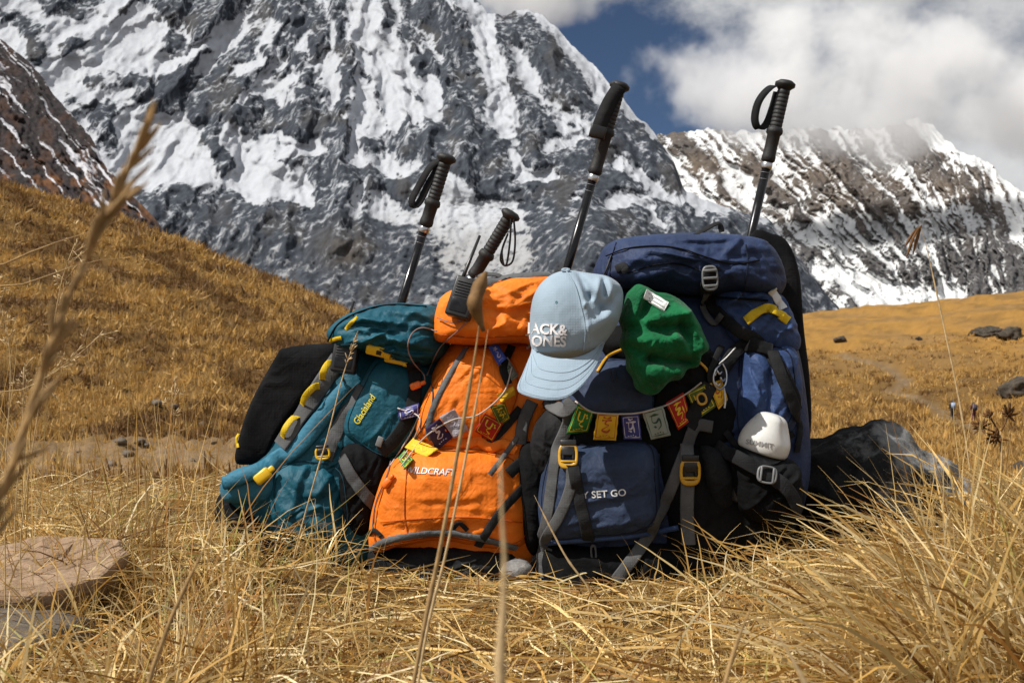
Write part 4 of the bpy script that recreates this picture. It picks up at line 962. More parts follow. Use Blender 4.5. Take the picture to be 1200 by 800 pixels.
def slider(px, py, ang, w, h, mat, parent, lift=.004, bars=3):
    fr = frame_at(px, py, ang, lift); v, f = ring((w, h), (w*.78, h*.78), .005); parts = [(v, f)]
    for k in range(bars): parts.append(rbox((0, h*(.3-.6*k/max(1, bars-1)) if bars > 1 else 0, .004), (w*.85, h*.11, .004)))
    return new_obj('strap_slider', fr(merge(parts)[0]), merge(parts)[1], mat, parent)
def text_on(name, body, px, py, size_px, ang, mat, parent, extrude=.0006, lift=.0014, bold=0., shear=0., squeeze=1., flatY=None, align='CENTER', skew=0.):
    cu = bpy.data.curves.new('lettering', 'FONT'); cu.body = body; cu.size = 1.; cu.align_x = align; cu.align_y = 'CENTER'; cu.offset = bold; cu.extrude = .02; cu.shear = shear; cu.resolution_u = 3
    t = bpy.data.objects.new('lettering', cu); C.objects.link(t); dg = bpy.context.evaluated_depsgraph_get(); me = bpy.data.meshes.new_from_object(t.evaluated_get(dg))
    V = np.array([v.co[:] for v in me.vertices]); f = [list(p.vertices) for p in me.polygons]
    bpy.data.objects.remove(t); bpy.data.curves.remove(cu); bpy.data.meshes.remove(me)
    a = math.radians(ang); u = V[:, 0]*size_px*squeeze; v = V[:, 1]*size_px+skew*u
    qx = px+u*math.cos(a)-v*math.sin(a)*1.; qy = py-(u*math.sin(a)+v*math.cos(a))
    W = []
    for k in range(len(V)):
        h = hit(qx[k], qy[k]); Y = (h[0][1] if h is not None else (flatY or 1.8)) if flatY is None else flatY
        W.append(Pv(qx[k], qy[k], Y-lift-extrude*np.sign(V[k, 2])*.5))
    return new_obj(name, np.array(W), f, mat, parent, smooth=False)

# =================================================================== teal backpack
def bag_empty(px, Y, label): 
    g = gpt(px, Y); return empty('backpack', tuple(g), label, 'backpack', None)
tb = bag_empty(385, 2.0, 'teal trekking backpack with black back pad and yellow loops, leaning on the orange one')
G = 'backpacks leaning together'
inflate('body', [(396, 408), (455, 400), (520, 405), (540, 450), (525, 540), (490, 600), (450, 655), (400, 668), (345, 655), (300, 620), (262, 588), (300, 535), (345, 480)], 2.03, .085, .12, M['teal'], tb, wr=(.004, .075, 1, 1, .6), crump=(22, .005, 40), seed=1, lean=.10)
inflate('back_pad', [(294, 473), (326, 413), (332, 408), (355, 404), (392, 402), (399, 406), (396, 419), (332, 503), (314, 537), (307, 542), (283, 544), (277, 539), (279, 522)], 2.0, .022, .06, M['mesh_black'], tb, a=9, wr=(.0015, .09), seed=2, lean=.05)
inflate('base', [(262, 575), (300, 585), (350, 632), (395, 645), (420, 655), (400, 690), (340, 692), (290, 660), (255, 610)], 2.02, .07, .12, M['black_fab'], tb, wr=(.003, .05), seed=3)
inflate('lid', [(384, 394), (394, 378), (418, 364), (454, 356), (490, 356), (516, 362), (528, 385), (522, 415), (490, 432), (462, 424), (432, 412), (402, 410)], 1.985, .095, .13, M['teal'], tb, wr=(.0065, .06, .9, 1.3, .5), crump=(26, .006, 5), seed=4, lean=.06, folds=[(420, 372, 500, 392, 7, .008), (440, 395, 515, 408, 6, .009), (450, 366, 510, 372, 5, .006), (455, 380, 515, 398, 5, -.007), (470, 410, 515, 416, 4, -.006)])
inflate('side_panel', [(448, 415), (500, 428), (512, 470), (488, 520), (452, 540), (415, 520), (402, 500), (420, 455)], 1.985, .062, .05, M['teal'], tb, wr=(.0025, .08), crump=(8, .003, 50), seed=5, lean=.08, a=4)
inflate('lower_pocket', [(322, 548), (348, 535), (398, 545), (410, 585), (410, 628), (385, 648), (352, 640), (318, 600)], 1.985, .072, .05, M['teal'], tb, wr=(.004, .06, 1, 1, -.5), crump=(14, .005, 40), seed=6, folds=[(335, 560, 395, 605, 7, -.006), (345, 590, 405, 625, 6, .006)], lean=.05)
inflate('mesh_pocket', [(405, 518), (450, 520), (462, 545), (452, 580), (432, 625), (412, 620), (398, 575)], 1.97, .058, .05, M['black_fab'], tb, wr=(.003, .06), crump=(8, .004, 60), seed=7)
inflate('hip_pad', [(262, 560), (290, 545), (318, 548), (330, 565), (318, 585), (290, 590), (262, 585)], 1.96, .03, .03, M['teal_lite'], tb, a=3, wr=(.0015, .06), seed=8)
strap('shoulder_strap', [(406, 450), (382, 482), (352, 520), (322, 540), (290, 556), (262, 566)], .034, M['teal_lite'], tb, .006, .012, solid=True, taper=[.75, 1, 1.1, 1.1, .9, .8])
sp = strap('daisy_chain', [(398, 418), (376, 452), (350, 490), (328, 522)], .036, M['web_grey'], tb, .018, .004, solid=True)
for (x0, y0, x1, y1) in [(390, 424, 378, 444), (374, 452, 354, 474), (349, 488, 331, 512)]:
    mx, my = (x0+x1)/2, (y0+y1)/2
    strap('loop', [(x0, y0, -.001), (x0+(mx-x0)*.4-2, y0+(my-y0)*.4-3, .013), (mx-3, my-3, .016), (x1-(x1-mx)*.4-2, y1-(y1-my)*.4-2, .012), (x1, y1, -.001)], .013, M['web_yellow'], sp, .002, .002, n=22)
strap('compression_strap', [(424, 452), (405, 485), (392, 512), (382, 538)], .027, M['web_grey'], tb, .004, .0025, solid=True)
strap('compression_strap', [(400, 535), (412, 558), (428, 580), (440, 592)], .024, M['web_grey'], tb, .004, .0025)
strap('compression_strap', [(484, 425), (487, 455), (478, 490), (462, 515), (446, 530)], .026, M['web_dark'], tb, .005, .0025, solid=True)
buckle(379, 531, 5, .030, .026, M['yellow_pl'], M['black_pl'], tb, 'yellow buckle below the yellow loops')
for (px, py, an) in [(442, 409, -15), (463, 425, -12)]:
    fr = frame_at(px, py, an, .004 if py < 415 else .022); o = new_obj('lid_clip', fr(merge([rbox((0, 0, .005), (.040, .020, .010), .004), rbox((.022, 0, .004), (.012, .022, .012), .003)])[0]), merge([rbox((0, 0, .005), (.040, .020, .010), .004), rbox((.022, 0, .004), (.012, .022, .012), .003)])[1], M['yellow_pl'], tb)
    new_obj('clip_slot', fr(rbox((.006, 0, .0102), (.010, .009, .003))[0]), rbox((.006, 0, .0102), (.010, .009, .003))[1], M['black_pl'], o)
fr = frame_at(309, 558, 40, .008); v, f = merge([rbox((0, 0, .005), (.034, .022, .012), .005), rbox((.02, 0, .004), (.014, .012, .008), .003)]); new_obj('hip_buckle', fr(v), f, M['yellow_pl'], tb)
cordline('piping', [(384, 400), (396, 380), (420, 366), (456, 357), (500, 359)], .0018, M['black_fab'], tb)
strap('yellow_piping', [(386, 400), (394, 397), (400, 396)], .008, M['web_yellow'], tb, .002); strap('yellow_piping', [(405, 386), (412, 378), (419, 371)], .008, M['web_yellow'], tb, .002)
strap('yellow_piping', [(279, 524), (277, 514), (280, 508)], .007, M['web_yellow'], tb, .002)
text_on('lettering', 'Glacialand', 427, 480, 11.5, 58, M['print_y'], tb, .001, .0015, .012, .15, .82)
fr = frame_at(446, 517, 70, .004); v, f = rbox((0, 0, .003), (.020, .012, .006)); new_obj('strap_slider', fr(v), f, M['grey_pl'], tb)

# =================================================================== orange backpack
ob = bag_empty(540, 1.95, 'orange trekking backpack with grey zip, wedged between the teal and blue ones')
inflate('body', [(528, 402), (570, 395), (640, 405), (668, 440), (670, 540), (650, 640), (590, 672), (500, 672), (446, 640), (446, 600), (462, 545), (486, 490), (502, 445)], 1.975, .085, .13, M['orange'], ob, wr=(.0035, .09, 1, .8), seed=11, lean=.10)
inflate('front_pocket', [(545, 408), (575, 405), (600, 420), (612, 450), (600, 490), (570, 515), (520, 518), (490, 512), (492, 480), (512, 440)], 1.945, .075, .05, M['orange'], ob, a=3.6, wr=(.0025, .08), crump=(10, .0028, 70), seed=12, lean=.08, folds=[(540, 440, 515, 500, 8, -.004), (560, 430, 590, 470, 9, .004)])
inflate('lid', [(512, 360), (522, 344), (545, 336), (580, 328), (620, 322), (655, 325), (672, 345), (668, 385), (650, 408), (610, 402), (560, 405), (525, 402), (508, 395)], 1.93, .09, .12, M['orange'], ob, wr=(.0055, .06, .8, 1.3, .2), crump=(20, .005, 15), seed=13, lean=.05, folds=[(600, 350, 590, 385, 7, .007), (565, 365, 640, 380, 5, -.007), (580, 395, 640, 378, 5, .008), (515, 380, 560, 372, 5, -.005), (530, 392, 570, 385, 5, .005)])
inflate('lower_pocket', [(456, 545), (480, 528), (520, 522), (575, 524), (612, 540), (626, 580), (622, 630), (590, 642), (520, 632), (470, 638), (436, 645), (434, 610), (444, 570)], 1.925, .085, .06, M['orange'], ob, a=3.6, wr=(.003, .075, 1.3, .9), crump=(12, .0026, -15), seed=14, folds=[(480, 530, 478, 610, 4, -.003), (470, 612, 600, 608, 4, -.004), (520, 545, 600, 600, 12, .004), (560, 560, 615, 620, 7, -.004)])
inflate('base', [(436, 642), (475, 634), (520, 630), (572, 636), (610, 645), (606, 690), (560, 698), (490, 698), (440, 685), (432, 660)], 1.94, .080, .1, M['char'], ob, a=3.2, wr=(.005, .05), crump=(14, .004, 60), seed=15)
strap('base_trim', [(434, 644), (452, 634), (480, 628), (520, 624), (560, 630), (605, 642)], .013, M['grey_trim'], ob, .003, .006)
strap('zip', [(546, 408), (532, 430), (518, 455), (506, 482), (502, 505), (506, 515)], .012, M['grey_trim'], ob, .002, .004)
strap('lid_trim', [(556, 338), (580, 329), (610, 324), (645, 322)], .020, M['grey_trim'], ob, .002, .006)
strap('shoulder_strap', [(555, 330), (566, 322), (582, 322), (592, 328)], .012, M['web_grey'], ob, .0, .003)
cordline('zip_cord', [(512, 372), (530, 378), (548, 374), (536, 388), (515, 408), (500, 440)], .0012, M['cord_p'], ob, .004)
cordline('elastic_cord', [(458, 540), (452, 560), (440, 590), (436, 620)], .0014, M['cord_p'], ob, .004)
cordline('elastic_cord', [(492, 485), (480, 510), (462, 538), (455, 548)], .0014, M['cord'], ob, .004)
for path in [[(560, 640), (585, 602), (612, 572), (632, 545)], [(570, 522), (592, 500), (610, 478)], [(600, 405), (590, 430), (596, 450)]]: strap('compression_strap', path, .016, M['web_dark'], ob, .004, .0024)
strap('compression_strap', [(596, 555), (618, 535), (638, 515), (655, 498)], .022, M['web_dark'], ob, .006, .003)
strap('compression_strap', [(610, 520), (612, 500), (618, 482), (624, 470)], .024, M['web_grey'], ob, .006, .003); strap('compression_strap', [(574, 556), (590, 535), (606, 512)], .010, M['web_grey'], ob, .008, .003)
slider(616, 553, 85, .026, .022, M['grey_pl'], ob)
for (px, py, an) in [(440, 628, 0), (540, 620, -25)]: strap('webbing_loop', [(px-10, py, 0), (px-2, py-7, .006), (px+8, py+1, 0)], .009, M['web_dark'], ob, .003, .002, n=14)
for (px, py, an, sz) in [(487, 452, 20, 1), (455, 566, 50, 1.0), (640, 490, -20, .8)]:
    fr = frame_at(px, py, an, .004); v, f = merge([rbox((0, 0, .004), (.022*sz, .014*sz, .009), .004), rbox((.015*sz, 0, .004), (.012*sz, .008*sz, .007), .003)]); new_obj('clip', fr(v), f, M['orange_pl'], ob)
for path in [[(560, 516), (575, 524), (590, 520), (604, 528)], [(500, 520), (525, 516), (548, 519), (565, 513)]]: strap('pocket_hem', path, .020, M['orange'], ob, .003, .007)
text_on('lettering', 'WILDCRAFT', 503, 552, 10.5, -3, M['print_w'], ob, .0006, .0016, .014, .25, 1.)
cordline('loose_cord', [(512, 388), (494, 384), (482, 392), (478, 408), (484, 424), (496, 438), (498, 446)], .0013, M['cord_p'], ob, .010)

_os = M.setdefault('orange_seam', fabric('orange_stitching', (.40, .075, .006), .8, dust=0.))
seam([(545, 408), (575, 405), (600, 420), (612, 450), (600, 490), (570, 515), (520, 518), (490, 512), (492, 480), (512, 440)], ob, _os, .92)
seam([(456, 545), (480, 528), (520, 522), (575, 524), (612, 540), (626, 580), (622, 630), (590, 642), (520, 632), (470, 638), (436, 645), (434, 610), (444, 570)], ob, _os, .93)
cordline('seam', [(478, 532), (476, 560), (474, 600), (478, 626)], .0011, _os, ob, -.0004, n=40); cordline('seam', [(446, 612), (490, 608), (550, 606), (612, 612)], .0011, _os, ob, -.0004, n=50)
cordline('seam', [(515, 392), (560, 396), (610, 394), (660, 398)], .0011, _os, ob, -.0004, n=40)
_ts = M.setdefault('teal_seam', fabric('teal_stitching', (.003, .035, .055), .8, dust=0.))
seam([(448, 415), (500, 428), (512, 470), (488, 520), (452, 540), (415, 520), (402, 500), (420, 455)], tb, _ts, .9); seam([(322, 548), (348, 535), (398, 545), (410, 585), (410, 628), (385, 648), (352, 640), (318, 600)], tb, _ts, .9)
cordline('seam', [(400, 404), (430, 404), (465, 416), (510, 424)], .0011, _ts, tb, -.0004, n=40)
# =================================================================== blue backpack
nb = bag_empty(790, 1.93, 'navy blue trekking backpack with grey straps and black side panel, the largest of the three')
inflate('body', [(700, 335), (760, 325), (840, 330), (905, 335), (935, 400), (946, 480), (945, 560), (920, 625), (860, 660), (760, 682), (680, 682), (640, 665), (618, 610), (622, 560), (645, 500), (668, 440), (688, 380)], 1.945, .10, .115, M['navy'], nb, a=3.4, wr=(.004, .09), crump=(20, .005, 60), seed=21, lean=.12)
inflate('back_panel', [(880, 278), (905, 274), (922, 284), (934, 318), (939, 380), (946, 440), (948, 505), (935, 560), (905, 560), (890, 480), (885, 380)], 2.02, .05, .09, M['mesh_black'], nb, a=4.5, wr=(.001, .1), seed=22)
inflate('lid', [(694, 330), (700, 305), (712, 286), (742, 278), (800, 274), (860, 276), (895, 284), (912, 305), (918, 335), (900, 352), (850, 348), (800, 346), (755, 338), (715, 340)], 1.925, .115, .12, M['navy'], nb, a=3.0, wr=(.0045, .075, .7, 1.4), crump=(22, .005, -8), seed=23, lean=.10, folds=[(730, 312, 800, 306, 4, .007), (800, 306, 840, 328, 4, .007), (740, 322, 800, 318, 4, -.006), (740, 334, 830, 336, 5, .006), (712, 297, 760, 289, 3, -.004), (760, 289, 800, 292, 3, -.004), (800, 292, 850, 309, 3, -.004), (850, 309, 888, 304, 3, -.004), (874, 288, 874, 330, 3, -.004), (850, 320, 905, 345, 6, .008), (885, 310, 905, 330, 5, -.008)])
inflate('upper_side', [(838, 340), (880, 335), (912, 345), (928, 375), (934, 410), (900, 418), (860, 410), (840, 385)], 1.915, .075, .05, M['blue'], nb, a=3, wr=(.006, .05), crump=(12, .006, 20), seed=24, folds=[(850, 350, 900, 345, 6, .008), (860, 365, 905, 360, 6, -.008), (845, 380, 865, 350, 6, -.006)])
inflate('side_pocket', [(866, 402), (895, 400), (926, 404), (936, 440), (936, 475), (924, 505), (895, 518), (868, 520), (860, 495), (862, 450)], 1.895, .072, .06, M['blue'], nb, a=3.2, wr=(.004, .055, 1.6, .8), crump=(12, .004, 80), seed=25, folds=[(895, 412, 888, 505, 5, -.009), (910, 430, 905, 495, 8, .006), (878, 420, 872, 500, 7, .004)])
inflate('upper_pocket', [(676, 440), (700, 422), (745, 420), (765, 450), (766, 488), (720, 493), (680, 490), (652, 488), (660, 465)], 1.885, .085, .05, M['navy_front'], nb, a=4, wr=(.002, .08), crump=(7, .002, 20), seed=26, lean=.06, folds=[(760, 440, 765, 520, 4, -.004)])
inflate('front_pocket', [(648, 522), (690, 517), (762, 515), (772, 560), (772, 610), (740, 628), (690, 632), (642, 634), (630, 600), (634, 555)], 1.865, .085, .05, M['navy_front'], nb, a=4.2, wr=(.0022, .07, .8, 1.2), crump=(12, .003, 10), seed=27, folds=[(690, 590, 760, 572, 5, -.004), (700, 610, 762, 596, 5, .005), (650, 545, 670, 600, 6, .003), (700, 540, 750, 545, 8, .003)])
inflate('gusset', [(640, 490), (700, 482), (768, 470), (775, 430), (830, 440), (862, 470), (862, 520), (800, 535), (700, 535), (640, 535)], 1.885, .060, .05, M['black_fab'], nb, a=4, wr=(.003, .06), seed=36)
inflate('side_panel', [(765, 518), (800, 512), (850, 528), (905, 545), (940, 570), (925, 625), (880, 655), (820, 668), (775, 650), (768, 590)], 1.885, .085, .07, M['black_fab'], nb, a=3.6, wr=(.004, .07), crump=(14, .005, 40), seed=28)
inflate('mesh_pocket', [(822, 522), (845, 530), (860, 560), (862, 590), (845, 600), (828, 580), (818, 545)], 1.83, .045, .03, M['char'], nb, a=3.0, wr=(.002, .05), seed=29)
inflate('bottle_pocket', [(858, 530), (890, 538), (930, 540), (938, 575), (930, 610), (890, 612), (862, 590)], 1.80, .055, .05, M['black_fab'], nb, a=3.5, wr=(.003, .05), crump=(8, .004, 30), seed=37)
inflate('base', [(636, 632), (690, 630), (760, 624), (830, 632), (850, 660), (820, 695), (740, 703), (668, 700), (634, 680)], 1.90, .105, .1, M['black_fab'], nb, a=3.2, wr=(.004, .06), seed=30)
strap('base_piping', [(640, 636), (690, 632), (740, 628), (795, 618)], .010, M['blue'], nb, .004, .007)
inflate('shadow_yoke', [(700, 395), (740, 380), (820, 400), (850, 440), (842, 480), (810, 470), (770, 450), (720, 425)], 1.88, .05, .04, M['black_fab'], nb, a=3, wr=(.004, .06), seed=31).name = 'shade_flap'  # black cloth standing in for the shade around the green hat
inflate('strap_cover', [(640, 480), (665, 470), (676, 500), (660, 540), (640, 560), (622, 540), (624, 505)], 1.885, .06, .04, M['char'], nb, a=3, wr=(.004, .05), seed=32)
inflate('hip_belt', [(608, 530), (630, 520), (640, 560), (636, 620), (625, 650), (612, 620)], 1.90, .05, .04, M['black_fab'], nb, a=3, wr=(.002, .05), seed=33)
cordline('lid_zip', [(710, 300), (735, 291), (770, 288), (800, 292), (830, 302), (860, 309), (890, 305)], .0014, M['black_fab'], nb, .0005)
cordline('lid_zip', [(735, 320), (770, 310), (800, 310), (830, 322)], .0012, M['black_fab'], nb, .0004)
cordline('seam', [(695, 336), (740, 340), (800, 347), (850, 349), (900, 352)], .0022, M['black_fab'], nb, .001)
strap('grab_loop', [(815, 276, 0), (828, 268, .0), (842, 262, 0), (846, 272, 0)], .012, M['web_dark'], nb, -.01, .003)
strap('hem_tab', [(722, 316), (730, 312), (734, 318)], .016, M['web_dark'], nb, .005, .004)
cordline('zip_pull', [(716, 300), (712, 312), (708, 322)], .002, M['black_pl'], nb, .004)
M['navy_seam'] = fabric('navy_thread', (.006, .010, .026), .8, dust=0.)
seam([(648, 522), (690, 517), (762, 515), (772, 560), (772, 610), (740, 628), (690, 632), (642, 634), (630, 600), (634, 555)], nb, M['navy_seam'], .93)
seam([(866, 402), (895, 400), (926, 404), (936, 440), (936, 475), (924, 505), (895, 518), (868, 520), (860, 495), (862, 450)], nb, M['navy_seam'], .88)
seam([(676, 440), (700, 422), (745, 420), (765, 450), (766, 488), (720, 493), (680, 490), (652, 488), (660, 465)], nb, M['navy_seam'], .92)
cordline('seam', [(874, 286), (876, 305), (874, 330), (870, 346)], .0011, M['navy_seam'], nb, -.0004, n=30); cordline('seam', [(722, 284), (716, 305), (714, 330)], .0011, M['navy_seam'], nb, -.0004, n=30)
for path in ([(846, 405), (838, 422), (832, 440), (836, 452)], [(905, 500), (915, 515), (930, 508)], [(850, 505), (862, 520), (880, 528)], [(930, 470), (938, 500), (934, 530)]): strap('webbing_tail', path, .013, M['web_dark'], nb, .006, .002)
# front webbing
strap('front_strap', [(668, 470), (664, 500), (652, 530), (646, 570), (640, 610), (632, 640), (628, 668)], .023, M['web_grey'], nb, .005, .0025, solid=True)
strap('front_strap', [(670, 545), (668, 572), (655, 605), (640, 630), (632, 655), (634, 676)], .020, M['web_grey'], nb, .006, .0025, solid=True)
strap('front_strap', [(672, 545), (678, 580), (685, 610), (690, 634)], .022, M['web_dark'], nb, .004, .0025)
strap('front_strap', [(835, 500), (815, 500), (803, 530), (785, 575), (768, 615), (748, 645), (722, 680)], .023, M['web_grey'], nb, .006, .0025, solid=True)
strap('front_strap', [(805, 520), (806, 560), (805, 600), (807, 638)], .025, M['web_grey'], nb, .005, .0025, solid=True)
strap('front_strap', [(640, 470), (660, 480), (672, 470)], .030, M['web_grey'], nb, .004, .003)
buckle(666, 535, 0, .036, .048, M['amber_pl'], M['black_pl'], nb, 'amber framed buckle on the front strap near the orange pack')
buckle(808, 552, 0, .038, .050, M['amber_pl'], M['black_pl'], nb, 'amber framed buckle on the front strap by the black side panel')
strap('lid_strap', [(835, 312), (828, 340), (838, 362), (862, 385), (885, 398), (905, 418), (925, 452), (936, 482)], .024, M['web_dark'], nb, .006, .0028, solid=True)
strap('lid_strap', [(828, 345), (824, 360), (836, 378), (846, 368)], .012, M['web_grey'], nb, .006, .002)
slider(831, 326, 4, .030, .046, M['grey_pl'], nb, bars=3)
strap('yellow_band', [(874, 376), (890, 364), (905, 362), (924, 376)], .018, M['web_yellow'], nb, .003, .003)
strap('reflective_tab', [(905, 340), (912, 352), (918, 362)], .018, M['white_tag'], nb, .003, .003)
strap('compression_strap', [(843, 440), (862, 412), (880, 404), (905, 410)], .026, M['char'], nb, .008, .004)
strap('compression_strap', [(905, 410), (916, 440), (928, 468), (936, 490)], .022, M['web_dark'], nb, .004, .003)
strap('hip_strap', [(838, 522), (880, 545), (920, 570), (938, 600)], .026, M['web_dark'], nb, .010, .003)
slider(896, 557, 80, .032, .036, M['grey_pl'], nb, .012, bars=2)
strap('shoulder_strap', [(806, 500), (822, 470), (832, 450)], .030, M['web_dark'], nb, .006, .004)
strap('elastic_trim', [(700, 435), (712, 418), (732, 408)], .006, M['amber_pl'], nb, .004, .003); strap('elastic_trim', [(815, 420), (826, 430), (830, 436)], .005, M['amber_pl'], nb, .004, .003)
for dx in (0, 5): cordline('zip_cord', [(716+dx, 434), (717+dx, 441), (719+dx, 447)], .0012, M['black_pl'], nb, .003, n=8)
text_on('lettering', 'DY SET GO', 734, 577, 11.5, 4, M['print_w'], nb, .0006, .0016, .012, 0, 1.05, align='RIGHT')
fr = frame_at(695, 648, 0, .003); v, f = ring((.012, .030), (.005, .020), .004); new_obj('loop', fr(v), f, M['web_grey'], nb)
_g = P(936, 512, 1.98); v, f = ring((.026, .030), (.012, .016), .006, sq=2.2); new_obj('hook', v[:, [0, 2, 1]]*np.array([1, 1, 1])+_g, f, M['red_pl'], nb)
v, f = rbox((0, 0, .018), (.024, .010, .016), .003); new_obj('hook_tab', v+_g, f, M['red_pl'], nb)
# =================================================================== things hung on the packs
# baseball cap
ce = empty('baseball_cap', tuple(Pv(665, 400, 1.70)), 'pale blue baseball cap with white embroidered letters hung on the blue pack', 'cap')
cr = inflate('crown', [(622, 405), (621, 372), (626, 345), (640, 326), (662, 317), (690, 320), (712, 324), (727, 335), (730, 352), (724, 378), (708, 402), (690, 416), (655, 420), (632, 416)], 1.745, .072, .03, M['cap'], ce, a=2.4, b=2.0, seed=41, wr=(.0007, .05), center=(664, 385), n=140, rings=34,
    folds=[(676, 322, 690, 350, 5, -0.0150), (690, 350, 700, 362, 5, -0.0150), (700, 330, 694, 352, 4, 0.0120), (712, 328, 714, 350, 5, 0.0105), (705, 330, 706, 348, 3, -0.0120), (700, 368, 722, 345, 5, -0.0120), (690, 385, 712, 372, 8, 0.0090), (694, 400, 718, 385, 6, -0.0045), (673, 322, 682, 360, 3, 0.0060), (682, 360, 688, 400, 3, 0.0060)])
cordline('seam', [(664, 318), (674, 335), (681, 360), (686, 385), (684, 412)], .0010, M['cap'], cr, -.0002, n=30)
cordline('seam', [(626, 409), (645, 417), (668, 419), (690, 413), (708, 400)], .0012, M['cap'], cr, -.0002, n=30)
fr = frame_at(663, 318, 0, .002); v, f = ring((.016, .008), (.001, .001), .004, sq=2); new_obj('button', fr(v), f, M['cap'], cr)
fr = frame_at(652, 354, 0, .0002); v, f = ring((.005, .005), (.0022, .0022), .0012, sq=2); new_obj('eyelet', fr(v), f, M['cap_in'], cr)
text_on('embroidery', 'JACK&', 641, 386, 17.5, -3, M['emb'], cr, .0016, .0016, .03, 0, .92)
text_on('embroidery', 'JONES', 641, 400, 17.5, -2, M['emb'], cr, .0016, .0016, .03, 0, .92)
def brim():
    n, m = 44, 16; A = catmull([(623, 408), (640, 417), (665, 420), (690, 413), (709, 398)], n); Bo = catmull([(612, 448), (606, 458), (616, 464), (640, 469), (662, 467), (684, 452), (700, 428), (709, 400)], n)
    Bo = catmull([(622, 414), (613, 436), (606, 456), (618, 464), (642, 469), (664, 466), (684, 450), (699, 428), (709, 401)], n)
    V = []
    for s_ in (0, 1):
        for j in range(m):
            t = j/(m-1)
            for i in range(n):
                p = A[i]*(1-t)+Bo[i]*t; u = i/(n-1)*2-1
                h = hit(A[i][0], A[i][1]-2); y0 = 1.745-.045*(1-abs(u)**2.2)-.012
                y = y0-.055*t*(1-.55*u*u)+.030*t*u*u; st = .0006*math.sin(t*40) if .25 < t < .95 else 0
                V.append(Pv(p[0], p[1], y+s_*.0032-(1-s_)*st))
    f = []; o2 = n*m
    for j in range(m-1):
        for i in range(n-1):
            a = j*n+i; f.append([a, a+1, a+n+1, a+n]); f.append([o2+a, o2+a+n, o2+a+n+1, o2+a+1])
    rim = [j*n for j in range(m)]+[(m-1)*n+i for i in range(1, n)]+[j*n+n-1 for j in range(m-2, -1, -1)]+[i for i in range(n-2, 0, -1)]
    for k in range(len(rim)): a, b = rim[k], rim[(k+1) % len(rim)]; f.append([a, b, b+o2, a+o2])
    V = np.array(V); bo_ = new_obj('brim', V, f, M['cap'], ce); add_tree(V, f)
    for j in (5, 8, 11, 14):
        q = V[j*n+2:(j+1)*n-2]-np.array([0, .0006, 0]); new_obj('stitching', *tube(q, .0004, 5), M['cap'], bo_)
brim()
# green fleece
ge = empty('fleece_hat', tuple(Pv(778, 400, 1.78)), 'crumpled green fleece hat with a white care tag on the blue pack', 'hat')
gb = inflate('fleece', [(740, 338), (747, 333), (757, 336), (768, 342), (782, 344), (797, 352), (810, 365), (820, 382), (826, 396), (830, 409), (821, 417), (818, 429), (805, 433), (797, 444), (783, 448), (770, 461), (757, 462), (745, 455), (741, 443), (734, 432), (733, 417), (726, 404), (729, 388), (725, 374), (731, 357), (734, 345)], 1.775, .062, .04, M['green'], ge, a=2.6, seed=45, wr=(.0045, .05), crump=(10, .006, 0), n=150, rings=36,
    folds=[(740, 385, 752, 372, 9, -0.0145), (760, 350, 748, 372, 7, -0.0174), (752, 375, 800, 368, 8, 0.0203), (760, 388, 795, 385, 7, -0.0116), (735, 405, 760, 420, 6, -0.0145), (760, 420, 808, 424, 6, -0.0290), (738, 398, 780, 402, 10, 0.0116), (785, 395, 812, 420, 7, 0.0174), (750, 440, 790, 440, 12, 0.0174), (800, 370, 822, 415, 6, 0.0145), (792, 380, 805, 415, 5, -0.0174), (746, 345, 742, 375, 6, 0.0116)])
strap('care_tag', [(756, 344), (768, 351), (781, 359)], .020, M['white_tag'], gb, .003, .002)
for k in range(3): cordline('tag_print', [(759, 343+k*5), (769, 349+k*5), (779, 355+k*5)], .0005, M['print_d'], gb, .0062, n=10)
def fuzz():
    me = gb.data; n = len(me.vertices); co = np.zeros(n*3); me.vertices.foreach_get('co', co); co = co.reshape(-1, 3)+LOC[gb.name]; no = np.zeros(n*3); me.vertex_normals.foreach_get('vector', no); no = no.reshape(-1, 3)
    rs = np.random.RandomState(2); tri = []; 
    fr_ = [i for i in range(n) if no[i, 1] < .35]
    k = rs.choice(fr_, 26000); j = np.clip(k+rs.choice([-1, 1, 150, -150], 26000), 0, n-1); t = rs.rand(26000, 1)
    close = np.linalg.norm(co[k]-co[j], axis=1) < .012; k = k[close]; j = j[close]; t = t[close]
    p = co[k]*(1-t)+co[j]*t; d = no[k]+rs.normal(size=(len(k), 3))*.6; d /= np.linalg.norm(d, axis=1, keepdims=True); s_ = np.cross(d, rs.normal(size=(len(k), 3))); s_ /= np.linalg.norm(s_, axis=1, keepdims=True)
    L = rs.uniform(.0018, .0045, (len(k), 1)); V = np.stack([p-s_*.00022, p+s_*.00022, p+d*L], 1).reshape(-1, 3); f = np.arange(len(V)).reshape(-1, 3)
    tag(new_obj('pile', V, f, M['green'], gb, smooth=False), kind='stuff')
fuzz()
